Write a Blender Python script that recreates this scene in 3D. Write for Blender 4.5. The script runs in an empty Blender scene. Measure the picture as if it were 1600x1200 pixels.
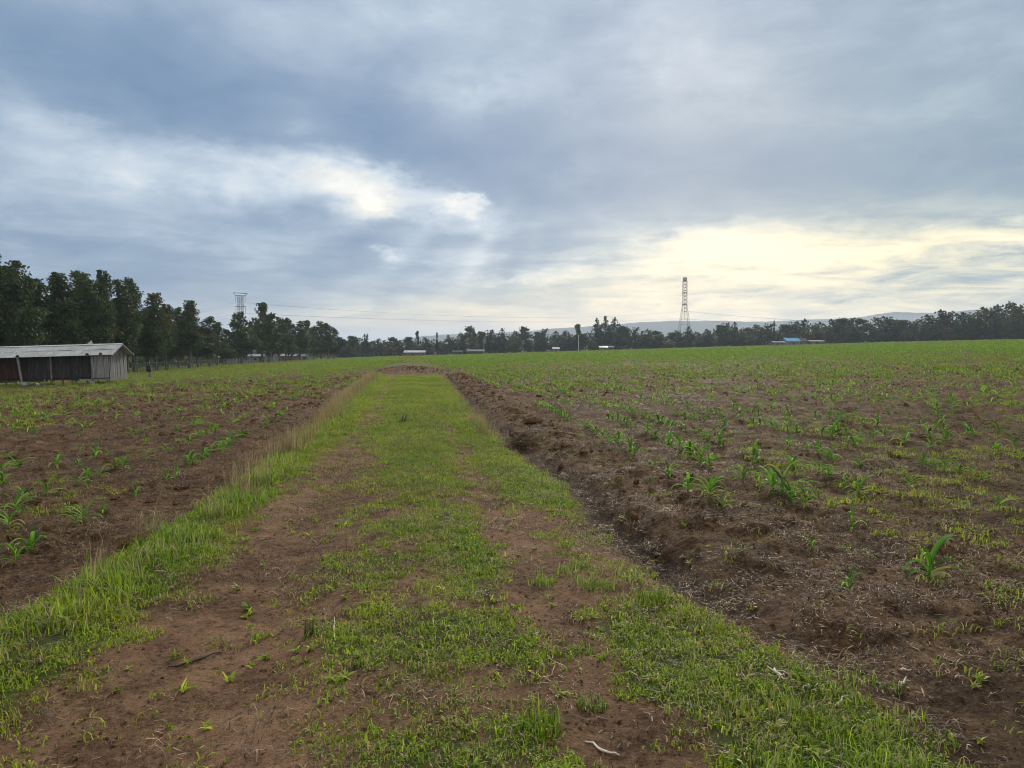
import bpy, math, random
import numpy as np
from mathutils import Vector, Matrix

# ------------------------------------------------------------------ camera, sky, sun, exposure
scene = bpy.context.scene
COL = scene.collection
F_PX = 1130.0
YAW = math.radians(8.05)
PITCH = math.atan(60.0 / F_PX)
CAM_Z = 1.6
cam_data = bpy.data.cameras.new('camera')
cam = bpy.data.objects.new('camera', cam_data)
COL.objects.link(cam)
cam.location = (0, 0, CAM_Z)
cam.rotation_euler = (math.radians(90) - PITCH, 0, -YAW)
cam_data.sensor_width = 36.0
cam_data.lens = 36.0 * F_PX / 1600.0
cam_data.clip_start = 0.05
cam_data.clip_end = 20000
scene.camera = cam

SUN_AZ, SUN_EL = 22.0, 20.0        # degrees right of the path direction, above the horizon
world = bpy.data.worlds.new('World')
scene.world = world
world.use_nodes = True


def uv_azel(u, v):
    a = math.atan((u - 800) / F_PX)
    return 8.05 + math.degrees(a), math.degrees(math.atan((540 - v) / F_PX * math.cos(a)))


class NT:
    """small helper that writes node expressions"""
    def __init__(self, tree):
        self.t = tree
        tree.nodes.clear()

    def n(self, kind, **kw):
        nd = self.t.nodes.new(kind)
        for k, v in kw.items():
            setattr(nd, k, v)
        return nd

    def put(self, sock, v):
        if isinstance(v, bpy.types.NodeSocket):
            self.t.links.new(v, sock)
        elif v is not None:
            if hasattr(sock.default_value, '__len__') and not hasattr(v, '__len__'):
                v = (v,) * len(sock.default_value)
            if hasattr(sock.default_value, '__len__') and len(sock.default_value) == 4 and len(v) == 3:
                v = (*v, 1)
            sock.default_value = v

    def m(self, op, a, b=None, c=None, clamp=False):
        nd = self.n('ShaderNodeMath', operation=op)
        nd.use_clamp = clamp
        self.put(nd.inputs[0], a)
        if b is not None: self.put(nd.inputs[1], b)
        if c is not None: self.put(nd.inputs[2], c)
        return nd.outputs[0]

    def vm(self, op, a, b=None):
        nd = self.n('ShaderNodeVectorMath', operation=op)
        self.put(nd.inputs[0], a)
        if b is not None: self.put(nd.inputs[1], b)
        return nd.outputs[0]

    def xyz(self, x, y, z):
        nd = self.n('ShaderNodeCombineXYZ')
        for s, v in zip(nd.inputs, (x, y, z)): self.put(s, v)
        return nd.outputs[0]

    def sep(self, v):
        nd = self.n('ShaderNodeSeparateXYZ')
        self.put(nd.inputs[0], v)
        return nd.outputs

    def noise(self, vec, scale, detail=3, rough=0.5, dist=0.0, out=0):
        nd = self.n('ShaderNodeTexNoise')
        self.put(nd.inputs['Vector'], vec)
        self.put(nd.inputs['Scale'], scale)
        nd.inputs['Detail'].default_value = detail
        nd.inputs['Roughness'].default_value = rough
        nd.inputs['Distortion'].default_value = dist
        return nd.outputs[out]

    def rng(self, v, a, b, c=0.0, d=1.0, smooth=True):
        nd = self.n('ShaderNodeMapRange')
        nd.interpolation_type = 'SMOOTHSTEP' if smooth else 'LINEAR'
        self.put(nd.inputs[0], v)
        for i, k in enumerate((a, b, c, d)): self.put(nd.inputs[i + 1], k)
        return nd.outputs[0]

    def mix(self, f, a, b, blend='MIX'):
        nd = self.n('ShaderNodeMix', data_type='RGBA', blend_type=blend)
        self.put(nd.inputs[0], f)
        self.put(nd.inputs[6], a)
        self.put(nd.inputs[7], b)
        return nd.outputs[2]

    def ramp(self, v, stops):
        nd = self.n('ShaderNodeValToRGB')
        e = nd.color_ramp.elements
        while len(e) < len(stops): e.new(0.5)
        for k, (p, c) in zip(e, stops):
            k.position = p
            k.color = (*c, 1)
        self.put(nd.inputs[0], v)
        return nd.outputs[0]


def build_sky():
    T = NT(world.node_tree)
    tc = T.n('ShaderNodeTexCoord').outputs['Generated']
    x, y, z = T.sep(tc)
    az = T.m('MULTIPLY', T.m('ARCTAN2', x, y), 57.29578)
    el = T.m('MULTIPLY', T.m('ARCSINE', z), 57.29578)
    # cloud deck seen in perspective: direction projected on a plane overhead
    den = T.m('ADD', T.m('MAXIMUM', z, 0.0), 0.16)
    px = T.m('DIVIDE', x, den)
    py = T.m('DIVIDE', y, den)
    P = T.xyz(px, T.m('MULTIPLY', py, 0.9), 0.0)
    P2 = T.xyz(T.m('MULTIPLY', az, 0.055), T.m('MULTIPLY', T.m('POWER', T.m('MAXIMUM', T.m('ADD', el, 1.0), 0.0), 0.75), 0.34), 0.0)
    P3 = T.xyz(T.m('MULTIPLY', az, 0.085), T.m('MULTIPLY', el, 0.17), 0.0)
    big = T.noise(P, 0.9, 3, 0.5, 0.4)
    mid = T.noise(P, 2.6, 5, 0.58, 0.5)
    fine = T.noise(P2, 1.7, 7, 0.62, 0.35)
    streak = T.noise(T.xyz(T.m('MULTIPLY', az, 0.075), T.m('MULTIPLY', el, 0.5), 3.7), 1.9, 9, 0.68, 0.5)
    w1 = T.noise(P3, 1.9, 7, 0.62, 0.0)
    w2 = T.noise(T.vm('ADD', P3, (7.3, 2.1, 5.0)), 2.1, 7, 0.62, 0.0)
    azw = T.m('ADD', az, T.m('MULTIPLY', T.m('SUBTRACT', w1, 0.5), 9.0))
    elw = T.m('ADD', el, T.m('MULTIPLY', T.m('SUBTRACT', w2, 0.5), 5.0))

    def blob(u, v, ru, rv, rot=0.0, w=1.0, warp=True, p=1.0):
        a0, e0 = uv_azel(u, v)
        k = math.cos(math.radians(a0 - 8.05)) ** 2
        ra, re = ru * 0.0507 * k, rv * 0.0507 * math.sqrt(k)
        A = azw if warp else az
        E = elw if warp else el
        c, s = math.cos(math.radians(rot)), math.sin(math.radians(rot))
        dx = T.m('SUBTRACT', A, a0)
        dy = T.m('SUBTRACT', E, e0)
        X = T.m('ADD', T.m('MULTIPLY', dx, c / ra), T.m('MULTIPLY', dy, s / ra))
        Y = T.m('ADD', T.m('MULTIPLY', dx, -s / re), T.m('MULTIPLY', dy, c / re))
        q = T.m('ADD', T.m('MULTIPLY', X, X), T.m('MULTIPLY', Y, Y))
        if p != 1.0: q = T.m('POWER', q, p)
        g = T.m('EXPONENT', T.m('MULTIPLY', q, -1.0))
        return T.m('MULTIPLY', g, w)

    def add(items):
        r = items[0]
        for i in items[1:]: r = T.m('ADD', r, i)
        return r

    # thickness / brightness field of the cloud deck
    V = add([
        T.m('MULTIPLY_ADD', big, 0.34, 0.055),
        T.m('MULTIPLY_ADD', mid, 0.42, -0.21),
        T.m('MULTIPLY_ADD', fine, 0.34, -0.17),
        blob(545, 275, 85, 32, -25, 0.22), blob(640, 316, 165, 26, -12, 0.30, True, 1.5),
        blob(575, 325, 45, 18, 10, 0.30, True, 1.3), blob(722, 326, 40, 11, -4, 0.36, True, 1.5),
        blob(330, 272, 290, 48, -3, 0.28, True, 1.6), blob(60, 300, 260, 60, 0, 0.10),
        blob(600, 404, 26, 7, 0, 0.30), blob(790, 440, 60, 9, 8, 0.22), blob(900, 432, 60, 12, 5, 0.22),
        blob(1190, 388, 260, 42, 0, 0.28, True, 2.0), blob(1185, 400, 100, 55, 0, 0.26, False),
        blob(1480, 382, 260, 34, 5, 0.30, True, 1.5), blob(1100, 372, 110, 14, 4, 0.18),
        blob(1300, 460, 600, 90, 0, 0.30, False, 2.0), blob(760, 500, 400, 36, 0, 0.26, False, 1.5),
        blob(740, 150, 80, 22, 0, 0.17), blob(1070, 95, 120, 40, -25, 0.13), blob(905, 272, 45, 14, 20, 0.14),
        blob(20, 165, 130, 40, -25, 0.10), blob(660, 40, 400, 70, 0, 0.12, False), blob(1400, 60, 300, 90, 0, 0.10),
        blob(230, 130, 330, 75, -12, -0.12), blob(640, 225, 260, 45, -10, -0.12),
        blob(1150, 270, 520, 55, -2, -0.14, False, 2.0), blob(220, 415, 330, 45, -3, -0.10),
        blob(690, 385, 160, 28, 0, -0.10), blob(480, 440, 200, 50, 0, -0.02),
        T.m('MULTIPLY', T.m('MULTIPLY', T.m('SUBTRACT', streak, 0.5), 1.0), T.m('MULTIPLY', T.rng(el, 11.0, 6.0, 0.0, 2.3), T.m('ADD', 0.22, blob(1330, 450, 520, 130, 0, 0.85, False, 1.5)))),
    ])
    fine2 = T.noise(T.vm('ADD', P3, (3.1, 8.2, 1.0)), 2.7, 7, 0.6, 0.3)
    V = T.m('ADD', V, T.m('MULTIPLY', T.m('SUBTRACT', fine2, 0.5), T.rng(V, 0.30, 0.65, 0.10, 0.80)))
    # a faint fan of rays below the gaps, spreading from where the sun stands behind the deck
    a0, e0 = uv_azel(900, 130)
    dx = T.m('SUBTRACT', az, a0)
    dy = T.m('SUBTRACT', el, e0)
    ang = T.m('ARCTAN2', dx, T.m('MULTIPLY', dy, -1.0))
    rays = T.noise(T.xyz(ang, 0.0, 0.0), 4.5, 1, 0.4)
    rmask = add([blob(560, 410, 150, 70, 0, 1.0, False), blob(730, 400, 120, 60, 0, 1.0, False), blob(1180, 420, 260, 70, 0, 0.7, False)])
    V = T.m('ADD', V, T.m('MULTIPLY', T.m('MULTIPLY', T.m('SUBTRACT', rays, 0.46), 0.9), rmask))
    c = T.ramp(V, [(0.00, (0.070, 0.122, 0.205)), (0.20, (0.122, 0.174, 0.246)), (0.38, (0.212, 0.262, 0.325)),
                   (0.55, (0.31, 0.352, 0.395)), (0.74, (0.405, 0.415, 0.41)), (1.0, (0.53, 0.52, 0.485))])
    # cloud deck boosted and neutralised overhead and behind the camera to light the ground
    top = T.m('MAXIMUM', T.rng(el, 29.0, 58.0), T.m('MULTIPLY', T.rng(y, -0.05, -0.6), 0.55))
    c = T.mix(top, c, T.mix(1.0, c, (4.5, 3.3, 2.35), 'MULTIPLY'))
    warm = add([blob(1300, 440, 520, 130, 0, 1.0, False, 1.5), blob(840, 500, 480, 55, 0, 0.9, False, 1.5),
                blob(590, 330, 60, 25, 0, 0.2, False)])
    warm = T.m('MINIMUM', warm, 1.0)
    warm = T.m('MULTIPLY', warm, T.rng(V, 0.05, 0.52, 0.25, 1.0))
    c = T.mix(warm, c, T.mix(1.0, c, (1.13, 0.98, 0.73), 'MULTIPLY'))
    # pinkish grey low on the left, greenish grey high on the right
    pink = blob(560, 515, 420, 28, 0, 0.8, False)
    c = T.mix(pink, c, T.mix(1.0, c, (1.16, 0.98, 0.86), 'MULTIPLY'))
    grey = blob(1500, 260, 420, 260, 0, 0.75, False)
    c = T.mix(grey, c, T.mix(1.0, c, (1.02, 1.02, 0.88), 'MULTIPLY'))
    # below the horizon: dull ground bounce
    c = T.mix(T.rng(el, -1.0, -6.0), c, (0.08, 0.07, 0.05))
    sky = T.n('ShaderNodeTexSky')
    sky.sky_type = 'NISHITA'
    sky.sun_disc = False
    sky.sun_elevation = math.radians(SUN_EL)
    sky.sun_rotation = math.radians(SUN_AZ)
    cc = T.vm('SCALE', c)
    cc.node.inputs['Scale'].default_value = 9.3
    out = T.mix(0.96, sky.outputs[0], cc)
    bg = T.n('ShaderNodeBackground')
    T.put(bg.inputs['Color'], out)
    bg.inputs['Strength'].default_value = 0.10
    o = T.n('ShaderNodeOutputWorld')
    T.t.links.new(bg.outputs[0], o.inputs['Surface'])


build_sky()
world.cycles.sampling_method = 'MANUAL'
world.cycles.sample_map_resolution = 1024

sun_d = bpy.data.lights.new('sun', 'SUN')
sun_d.energy = 1.5
sun_d.angle = math.radians(10)
sun_d.color = (1.0, 0.93, 0.80)
sun = bpy.data.objects.new('sun', sun_d)
COL.objects.link(sun)
sd = Vector((math.sin(math.radians(SUN_AZ)) * math.cos(math.radians(SUN_EL)),
             math.cos(math.radians(SUN_AZ)) * math.cos(math.radians(SUN_EL)), math.sin(math.radians(SUN_EL))))
sun.rotation_euler = (-sd).to_track_quat('-Z', 'Y').to_euler()

scene.view_settings.view_transform = 'Standard'
scene.view_settings.look = 'None'
scene.view_settings.exposure = 1.10
scene.view_settings.gamma = 1.0
scene.view_settings.use_curve_mapping = False
scene.render.engine = 'CYCLES'
cy = scene.cycles
cy.max_bounces = 5
cy.diffuse_bounces = 3
cy.glossy_bounces = 2
cy.transmission_bounces = 3
cy.volume_bounces = 0
cy.transparent_max_bounces = 8
cy.use_denoising = True
cy.denoising_input_passes = 'RGB_ALBEDO_NORMAL'
cy.denoising_prefilter = 'ACCURATE'
cy.denoiser = 'OPENIMAGEDENOISE'
cy.use_adaptive_sampling = True
cy.adaptive_threshold = 0.015
cy.sample_clamp_indirect = 6
cy.pixel_filter_type = 'BLACKMAN_HARRIS'
cy.filter_width = 1.05

# ------------------------------------------------------------------ projection helpers (layout measured from the photograph)
Fv = np.array([math.sin(YAW) * math.cos(PITCH), math.cos(YAW) * math.cos(PITCH), -math.sin(PITCH)])
Rv = np.array([math.cos(YAW), -math.sin(YAW), 0.0])
Uv = np.cross(Rv, Fv)
HF = np.array([math.sin(YAW), math.cos(YAW)])      # horizontal forward of the photo's axis


def ray(u, v):
    return Fv + (u - 800) / F_PX * Rv + (600 - v) / F_PX * Uv


def at_depth(u, D, v=None):
    """point at horizontal depth D in column u (on the ground, or at the height that shows at row v)"""
    d = ray(u, 540.0 if v is None else v)
    t = D / (d[0] * HF[0] + d[1] * HF[1])
    p = np.array([0, 0, CAM_Z]) + d * t
    if v is None:
        p[2] = float(height(np.array([p[0]]), np.array([p[1]]))[0])
    return p


def on_ground(u, v):
    """where the ray through (u, v) meets the terrain"""
    d = ray(u, v)
    ts = np.concatenate([np.linspace(1.5, 20, 800), np.linspace(20, 700, 6000)])
    X, Y, Z = d[0] * ts, d[1] * ts, CAM_Z + d[2] * ts
    below = np.nonzero(Z < macro(X, Y))[0]
    i = below[0] if len(below) else len(ts) - 1
    x, y = X[i], Y[i]
    return np.array([x, y, float(height(np.array([x]), np.array([y]))[0])])


# ------------------------------------------------------------------ numpy noise
def _hash(ix, iy, seed):
    h = (ix.astype(np.int64) * 374761393 + iy.astype(np.int64) * 668265263 + seed * 974634777) & 0xffffffff
    h = ((h ^ (h >> 13)) * 1274126177) & 0xffffffff
    h = (h ^ (h >> 16)) & 0xffffffff
    return h / 4294967295.0


def vnoise(x, y, seed=0):
    ix, iy = np.floor(x), np.floor(y)
    fx, fy = x - ix, y - iy
    fx = fx * fx * (3 - 2 * fx)
    fy = fy * fy * (3 - 2 * fy)
    a, b = _hash(ix, iy, seed), _hash(ix + 1, iy, seed)
    c, d = _hash(ix, iy + 1, seed), _hash(ix + 1, iy + 1, seed)
    return (a * (1 - fx) + b * fx) * (1 - fy) + (c * (1 - fx) + d * fx) * fy


def fbm(x, y, scale, octv=4, seed=0, gain=0.5):
    s = np.zeros_like(x, dtype=float)
    amp, tot = 1.0, 0.0
    ca, sa = math.cos(0.6), math.sin(0.6)
    X, Y = x / scale, y / scale
    for k in range(octv):
        s += amp * vnoise(X, Y, seed + k * 17)
        tot += amp
        amp *= gain
        X, Y = (X * ca - Y * sa) * 2.03 + 11.3, (X * sa + Y * ca) * 2.03 + 5.7
    return s / tot


def sstep(a, b, x):
    t = np.clip((x - a) / (b - a), 0, 1)
    return t * t * (3 - 2 * t)


def bump(x, c, w):
    return np.exp(-((x - c) / w) ** 2)


PATH_END = 50.0


def edge_right(Y):
    return np.interp(Y, [0, 2.8, 4.5, 6, 8.6, 12, 20, 45], [2.15, 2.1, 1.68, 1.62, 1.75, 1.55, 1.6, 2.1]) + 0.12 * (fbm(Y, Y * 0 + 3.3, 0.9, 3, 5) - 0.5)


def edge_left(Y):
    return -np.interp(Y, [0, 4.2, 6, 14, 36, 60], [2.45, 2.4, 2.2, 2.0, 2.4, 2.6]) + 0.25 * (fbm(Y, Y * 0 + 9.1, 0.9, 3, 6) - 0.5)


def macro(X, Y):
    Yc = np.clip(Y, -20, 300)
    Xc = np.clip(X, -70, 185)
    Xd = np.sign(Xc) * np.maximum(np.abs(Xc) - 2.0, 0)
    return -0.0087 * Yc + 0.028 * Xd


def height(X, Y):
    X = np.asarray(X, float)
    Y = np.asarray(Y, float)
    r = np.hypot(X, Y)
    h = macro(X, Y)
    near = 1 - sstep(50, 110, r)
    er, el_ = edge_right(Y), edge_left(Y)
    on = sstep(0, 1, (Y + 8) / 6) * (1 - sstep(PATH_END - 2, PATH_END + 2, Y))      # path exists here
    dr, dl = X - er, el_ - X
    fr, fl = sstep(0.25, 1.0, dr), sstep(0.0, 0.8, dl)
    field = np.maximum(fr, fl)
    field = field * on + (1 - on)
    # ditch right of the path, deeper from 5 m on, soil thrown up beyond it
    dd = np.interp(Y, [0, 3, 4.3, 5.2, 6.8, 8.5, 12, 48], [0.02, 0.03, 0.05, 0.14, 0.17, 0.10, 0.08, 0.04])
    bw = np.interp(Y, [0, 3.5, 6, 12, 50], [0.0, 0.01, 0.015, 0.05, 0.05])
    h = h - on * dd * bump(dr, 0.28, 0.22) + on * bw * bump(dr, 1.15, 0.50) * near
    # shallow step down to the left field
    h = h - on * 0.16 * sstep(-0.15, 0.45, dl) * (1 - 0.55 * sstep(0.6, 2.0, dl)) * near
    h = h + on * 0.05 * bump(dl, -0.30, 0.35) * near
    # ruts
    h = h - on * near * (0.035 * bump(X, -0.95, 0.26) + 0.03 * bump(X, 0.85, 0.24)) + on * near * 0.03 * bump(X, 0.1, 0.5)
    h = h + near * 0.02 * (fbm(X, Y, 0.8, 3, 21) - 0.5)
    # mound where the path ends
    h = h + 0.42 * bump(Y, 57 + 1.5 * np.sin(X), 3.0) * sstep(4.0, 0.5, np.abs(X - 0.0)) * (0.7 + 0.6 * fbm(X, Y, 1.2, 3, 31))
    # hollow and hump in the turned soil low on the right
    h = h - 0.07 * bump(X, 2.35, 0.20) * bump(Y, 3.60, 0.15) + 0.05 * bump(X, 2.55, 0.35) * bump(Y, 3.95, 0.25)
    # dark undercut in the thrown-up bank
    h = h + 0.22 * bump(X, 2.05, 0.30) * bump(Y, 12.6, 0.45) - 0.22 * bump(X, 1.75, 0.14) * bump(Y, 12.1, 0.22)
    # left near corner bank
    h = h + 0.07 * bump(X, -2.95, 0.35) * bump(Y, 4.4, 0.9)
    # tilled soil
    fur = (0.5 + 0.5 * np.cos(2 * math.pi * (X + 0.12 * np.sin(Y * 0.31)) / 0.82))
    n1 = fbm(X, Y, 0.42, 3, 41)
    n2 = fbm(X, Y, 0.13, 3, 43)
    n3 = fbm(X * 0.8, Y, 1.6, 2, 47)
    lump = np.maximum(n1 - 0.50, 0) * 2
    f_amp = field * (1 - sstep(40, 90, r))
    berm = on * bump(dr, 1.15, 0.75) * sstep(4, 9, Y)
    h = h + f_amp * (0.035 * fur * sstep(3, 8, Y) + 0.075 * (n3 - 0.5) + (0.11 + 0.04 * berm) * lump + (0.060 + 0.03 * berm) * (n2 - 0.5)) + field * 0.022 * (fbm(X, Y, 0.055, 2, 49) - 0.5) * (1 - sstep(9, 16, r))
    h = h + (1 - field) * near * (0.026 * (n2 - 0.5) + 0.012 * (fbm(X, Y, 0.05, 2, 51) - 0.5) * (1 - sstep(8, 14, r)))
    return h


def grassiness(X, Y):
    """short turf cover of the path, 0..1"""
    er, el_ = edge_right(Y), edge_left(Y)
    on = 1 - sstep(PATH_END - 2, PATH_END + 1, Y)
    inside = sstep(-0.12, 0.10, er - X) * sstep(-0.15, 0.15, X - el_)
    n = fbm(X, Y, 0.55, 4, 61)
    n2 = fbm(X, Y * 0.5, 0.22, 3, 67)
    far = sstep(6, 18, Y)
    # where it is worn through: left rut wide and bare, right rut partly
    rl = bump(X, -1.0 - 0.08 * (1 - far), 0.40 + 0.24 * (1 - far)) * (1.15 - 0.58 * far)
    rr = bump(X, 0.88 - 0.05 * far, 0.27) * (0.95 - 0.60 * far)
    mid = 0.84 - 0.22 * (1 - far) * bump(X, 0.1, 0.45)
    verge = bump(X - el_, 0.32, 0.42) * 0.5 + bump(er - X, 0.32, 0.38) * 0.42 * np.interp(Y, [2, 4, 4.8, 6, 8], [1, 0.9, -2.2, -1.8, 0.5])
    g = mid + verge - rl - rr + (n - 0.5) * 1.25 + (n2 - 0.5) * 0.5
    return np.clip(g, 0, 1) * inside * on


def field_green(X, Y):
    """low weeds and grass in the fields, 0..1"""
    r = np.hypot(X, Y)
    n = fbm(X, Y * 0.6, 1.5, 4, 71)
    n2 = fbm(X, Y, 9.0, 3, 73)
    n3 = fbm(X, Y * 0.35, 22.0, 2, 79)
    g = (n - 0.47) * 2.4 + (n2 - 0.5) * 1.1 + (n3 - 0.5) * 0.9 + 0.16 + 0.30 * sstep(12, 45, r) + 0.75 * sstep(110, 190, r + 60 * sstep(60, -20, X))
    g = g - 0.34 * (X < 0) * (1 - sstep(40, 75, r))
    # rough grass margin on the far left, around the shed and below the trees
    g = g + 1.2 * sstep(-15.5, -18.5, X + (n2 - 0.5) * 4) * sstep(24, 30, Y)
    er, el_ = edge_right(Y), edge_left(Y)
    berm = bump(X - er, 0.9, 1.1) + bump(el_ - X, 0.5, 0.9)
    g = g - 1.5 * berm * (1 - sstep(45, 52, Y)) - 1.5 * bump(Y, 57, 4) * (np.abs(X) < 4)
    g = g - 0.30 * sstep(2.6, 4, np.abs(X)) * sstep(14, 9, np.abs(X)) * sstep(6, 9, Y) * sstep(45, 30, Y) * (X > 0)
    # bright green patch low on the right
    g = g + 0.9 * bump(X, 3.0, 0.35) * bump(Y, 4.75, 0.25) + 0.8 * bump(X, 3.35, 0.25) * bump(Y, 4.3, 0.25)
    return np.clip(g, 0, 1)


# ------------------------------------------------------------------ object helpers
def tag(o, label=None, cat=None, group=None, kind=None):
    if label: o['label'] = label
    if cat: o['category'] = cat
    if group: o['group'] = group
    if kind: o['kind'] = kind
    return o


def link(o, parent=None):
    COL.objects.link(o)
    if parent is not None: o.parent = parent
    return o


def empty(name, loc, rz=0.0, **kw):
    o = bpy.data.objects.new(name, None)
    o.empty_display_size = 0.3
    o.location = loc
    o.rotation_euler = (0, 0, rz)
    link(o)
    return tag(o, **kw)


def mesh_np(name, V, faces, mat=None, smooth=False, tint=None):
    me = bpy.data.meshes.new(name)
    me.from_pydata([tuple(p) for p in np.asarray(V).tolist()], [], faces)
    if mat: me.materials.append(mat)
    if smooth: me.polygons.foreach_set('use_smooth', [True] * len(me.polygons))
    if tint is not None:
        a = me.attributes.new('tint', 'FLOAT', 'POINT')
        a.data.foreach_set('value', np.asarray(tint, dtype=np.float32))
    me.update()
    return me


class MB:
    """collects boxes, bars and tubes into one mesh"""
    def __init__(self):
        self.v, self.f = [], []

    def poly(self, vs, fs):
        k = len(self.v)
        self.v += [tuple(p) for p in vs]
        self.f += [tuple(i + k for i in f) for f in fs]
        return self

    def box(self, c, s, rot=None):
        c = np.array(c, float)
        h = np.array(s, float) / 2
        P = np.array([(i, j, k) for i in (-1, 1) for j in (-1, 1) for k in (-1, 1)], float) * h
        if rot is not None: P = P @ np.array(rot).T
        return self.poly(P + c, [(0, 1, 3, 2), (4, 6, 7, 5), (0, 4, 5, 1), (2, 3, 7, 6), (0, 2, 6, 4), (1, 5, 7, 3)])

    def tube(self, pts, rad, n=5, cap=True):
        pts = np.array(pts, float)
        rad = np.broadcast_to(np.array(rad, float), (len(pts),))
        rings = []
        for i, p in enumerate(pts):
            d = pts[min(i + 1, len(pts) - 1)] - pts[max(i - 1, 0)]
            d = d / (np.linalg.norm(d) + 1e-9)
            a = np.cross(d, (0, 0, 1.0) if abs(d[2]) < 0.9 else (1.0, 0, 0))
            a /= np.linalg.norm(a)
            b = np.cross(d, a)
            t = np.arange(n) * 2 * math.pi / n
            rings.append(p + rad[i] * (np.outer(np.cos(t), a) + np.outer(np.sin(t), b)))
        vs = np.concatenate(rings)
        fs = [(i * n + j, i * n + (j + 1) % n, (i + 1) * n + (j + 1) % n, (i + 1) * n + j) for i in range(len(pts) - 1) for j in range(n)]
        if cap: fs += [tuple(range(n))[::-1], tuple((len(pts) - 1) * n + j for j in range(n))]
        return self.poly(vs, fs)

    def mesh(self, name, mat, smooth=False):
        return mesh_np(name, self.v, self.f, mat, smooth)

    def build(self, name, mat, parent=None, smooth=False, **kw):
        o = bpy.data.objects.new(name, self.mesh(name, mat, smooth))
        link(o, parent)
        return tag(o, **kw)


def copy_tree(root, loc=None, rz=None, scale=None, label=None, group=None):
    r = root.copy()
    COL.objects.link(r)
    if loc is not None: r.location = loc
    if rz is not None: r.rotation_euler = (0, 0, rz)
    if scale is not None: r.scale = scale
    if label: r['label'] = label
    if group: r['group'] = group
    for ch in root.children:
        c = ch.copy()
        COL.objects.link(c)
        c.parent = r
        for g in ch.children:
            d = g.copy()
            COL.objects.link(d)
            d.parent = c
    return r


# ------------------------------------------------------------------ materials
def new_mat(name):
    m = bpy.data.materials.new(name)
    m.use_nodes = True
    return m, NT(m.node_tree)


def finish(T, color, rough=0.9, bump_h=None, bump_s=0.3, bump_d=0.02, spec=0.2, transl=0.0, metal=0.0):
    b = T.n('ShaderNodeBsdfPrincipled')
    T.put(b.inputs['Base Color'], color)
    T.put(b.inputs['Roughness'], rough)
    T.put(b.inputs['Metallic'], metal)
    b.inputs['Specular IOR Level'].default_value = spec
    if bump_h is not None:
        bp = T.n('ShaderNodeBump')
        bp.inputs['Strength'].default_value = bump_s
        bp.inputs['Distance'].default_value = bump_d
        T.put(bp.inputs['Height'], bump_h)
        T.t.links.new(bp.outputs[0], b.inputs['Normal'])
    o = T.n('ShaderNodeOutputMaterial')
    if transl > 0:
        tr = T.n('ShaderNodeBsdfTranslucent')
        T.put(tr.inputs['Color'], color)
        mx = T.n('ShaderNodeMixShader')
        mx.inputs[0].default_value = transl
        T.t.links.new(b.outputs[0], mx.inputs[1])
        T.t.links.new(tr.outputs[0], mx.inputs[2])
        T.t.links.new(mx.outputs[0], o.inputs['Surface'])
    else:
        T.t.links.new(b.outputs[0], o.inputs['Surface'])


def attr(T, name, kind='GEOMETRY'):
    n = T.n('ShaderNodeAttribute')
    n.attribute_name = name
    n.attribute_type = kind
    return n.outputs['Fac']


def pos(T):
    return T.n('ShaderNodeNewGeometry').outputs['Position']


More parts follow.
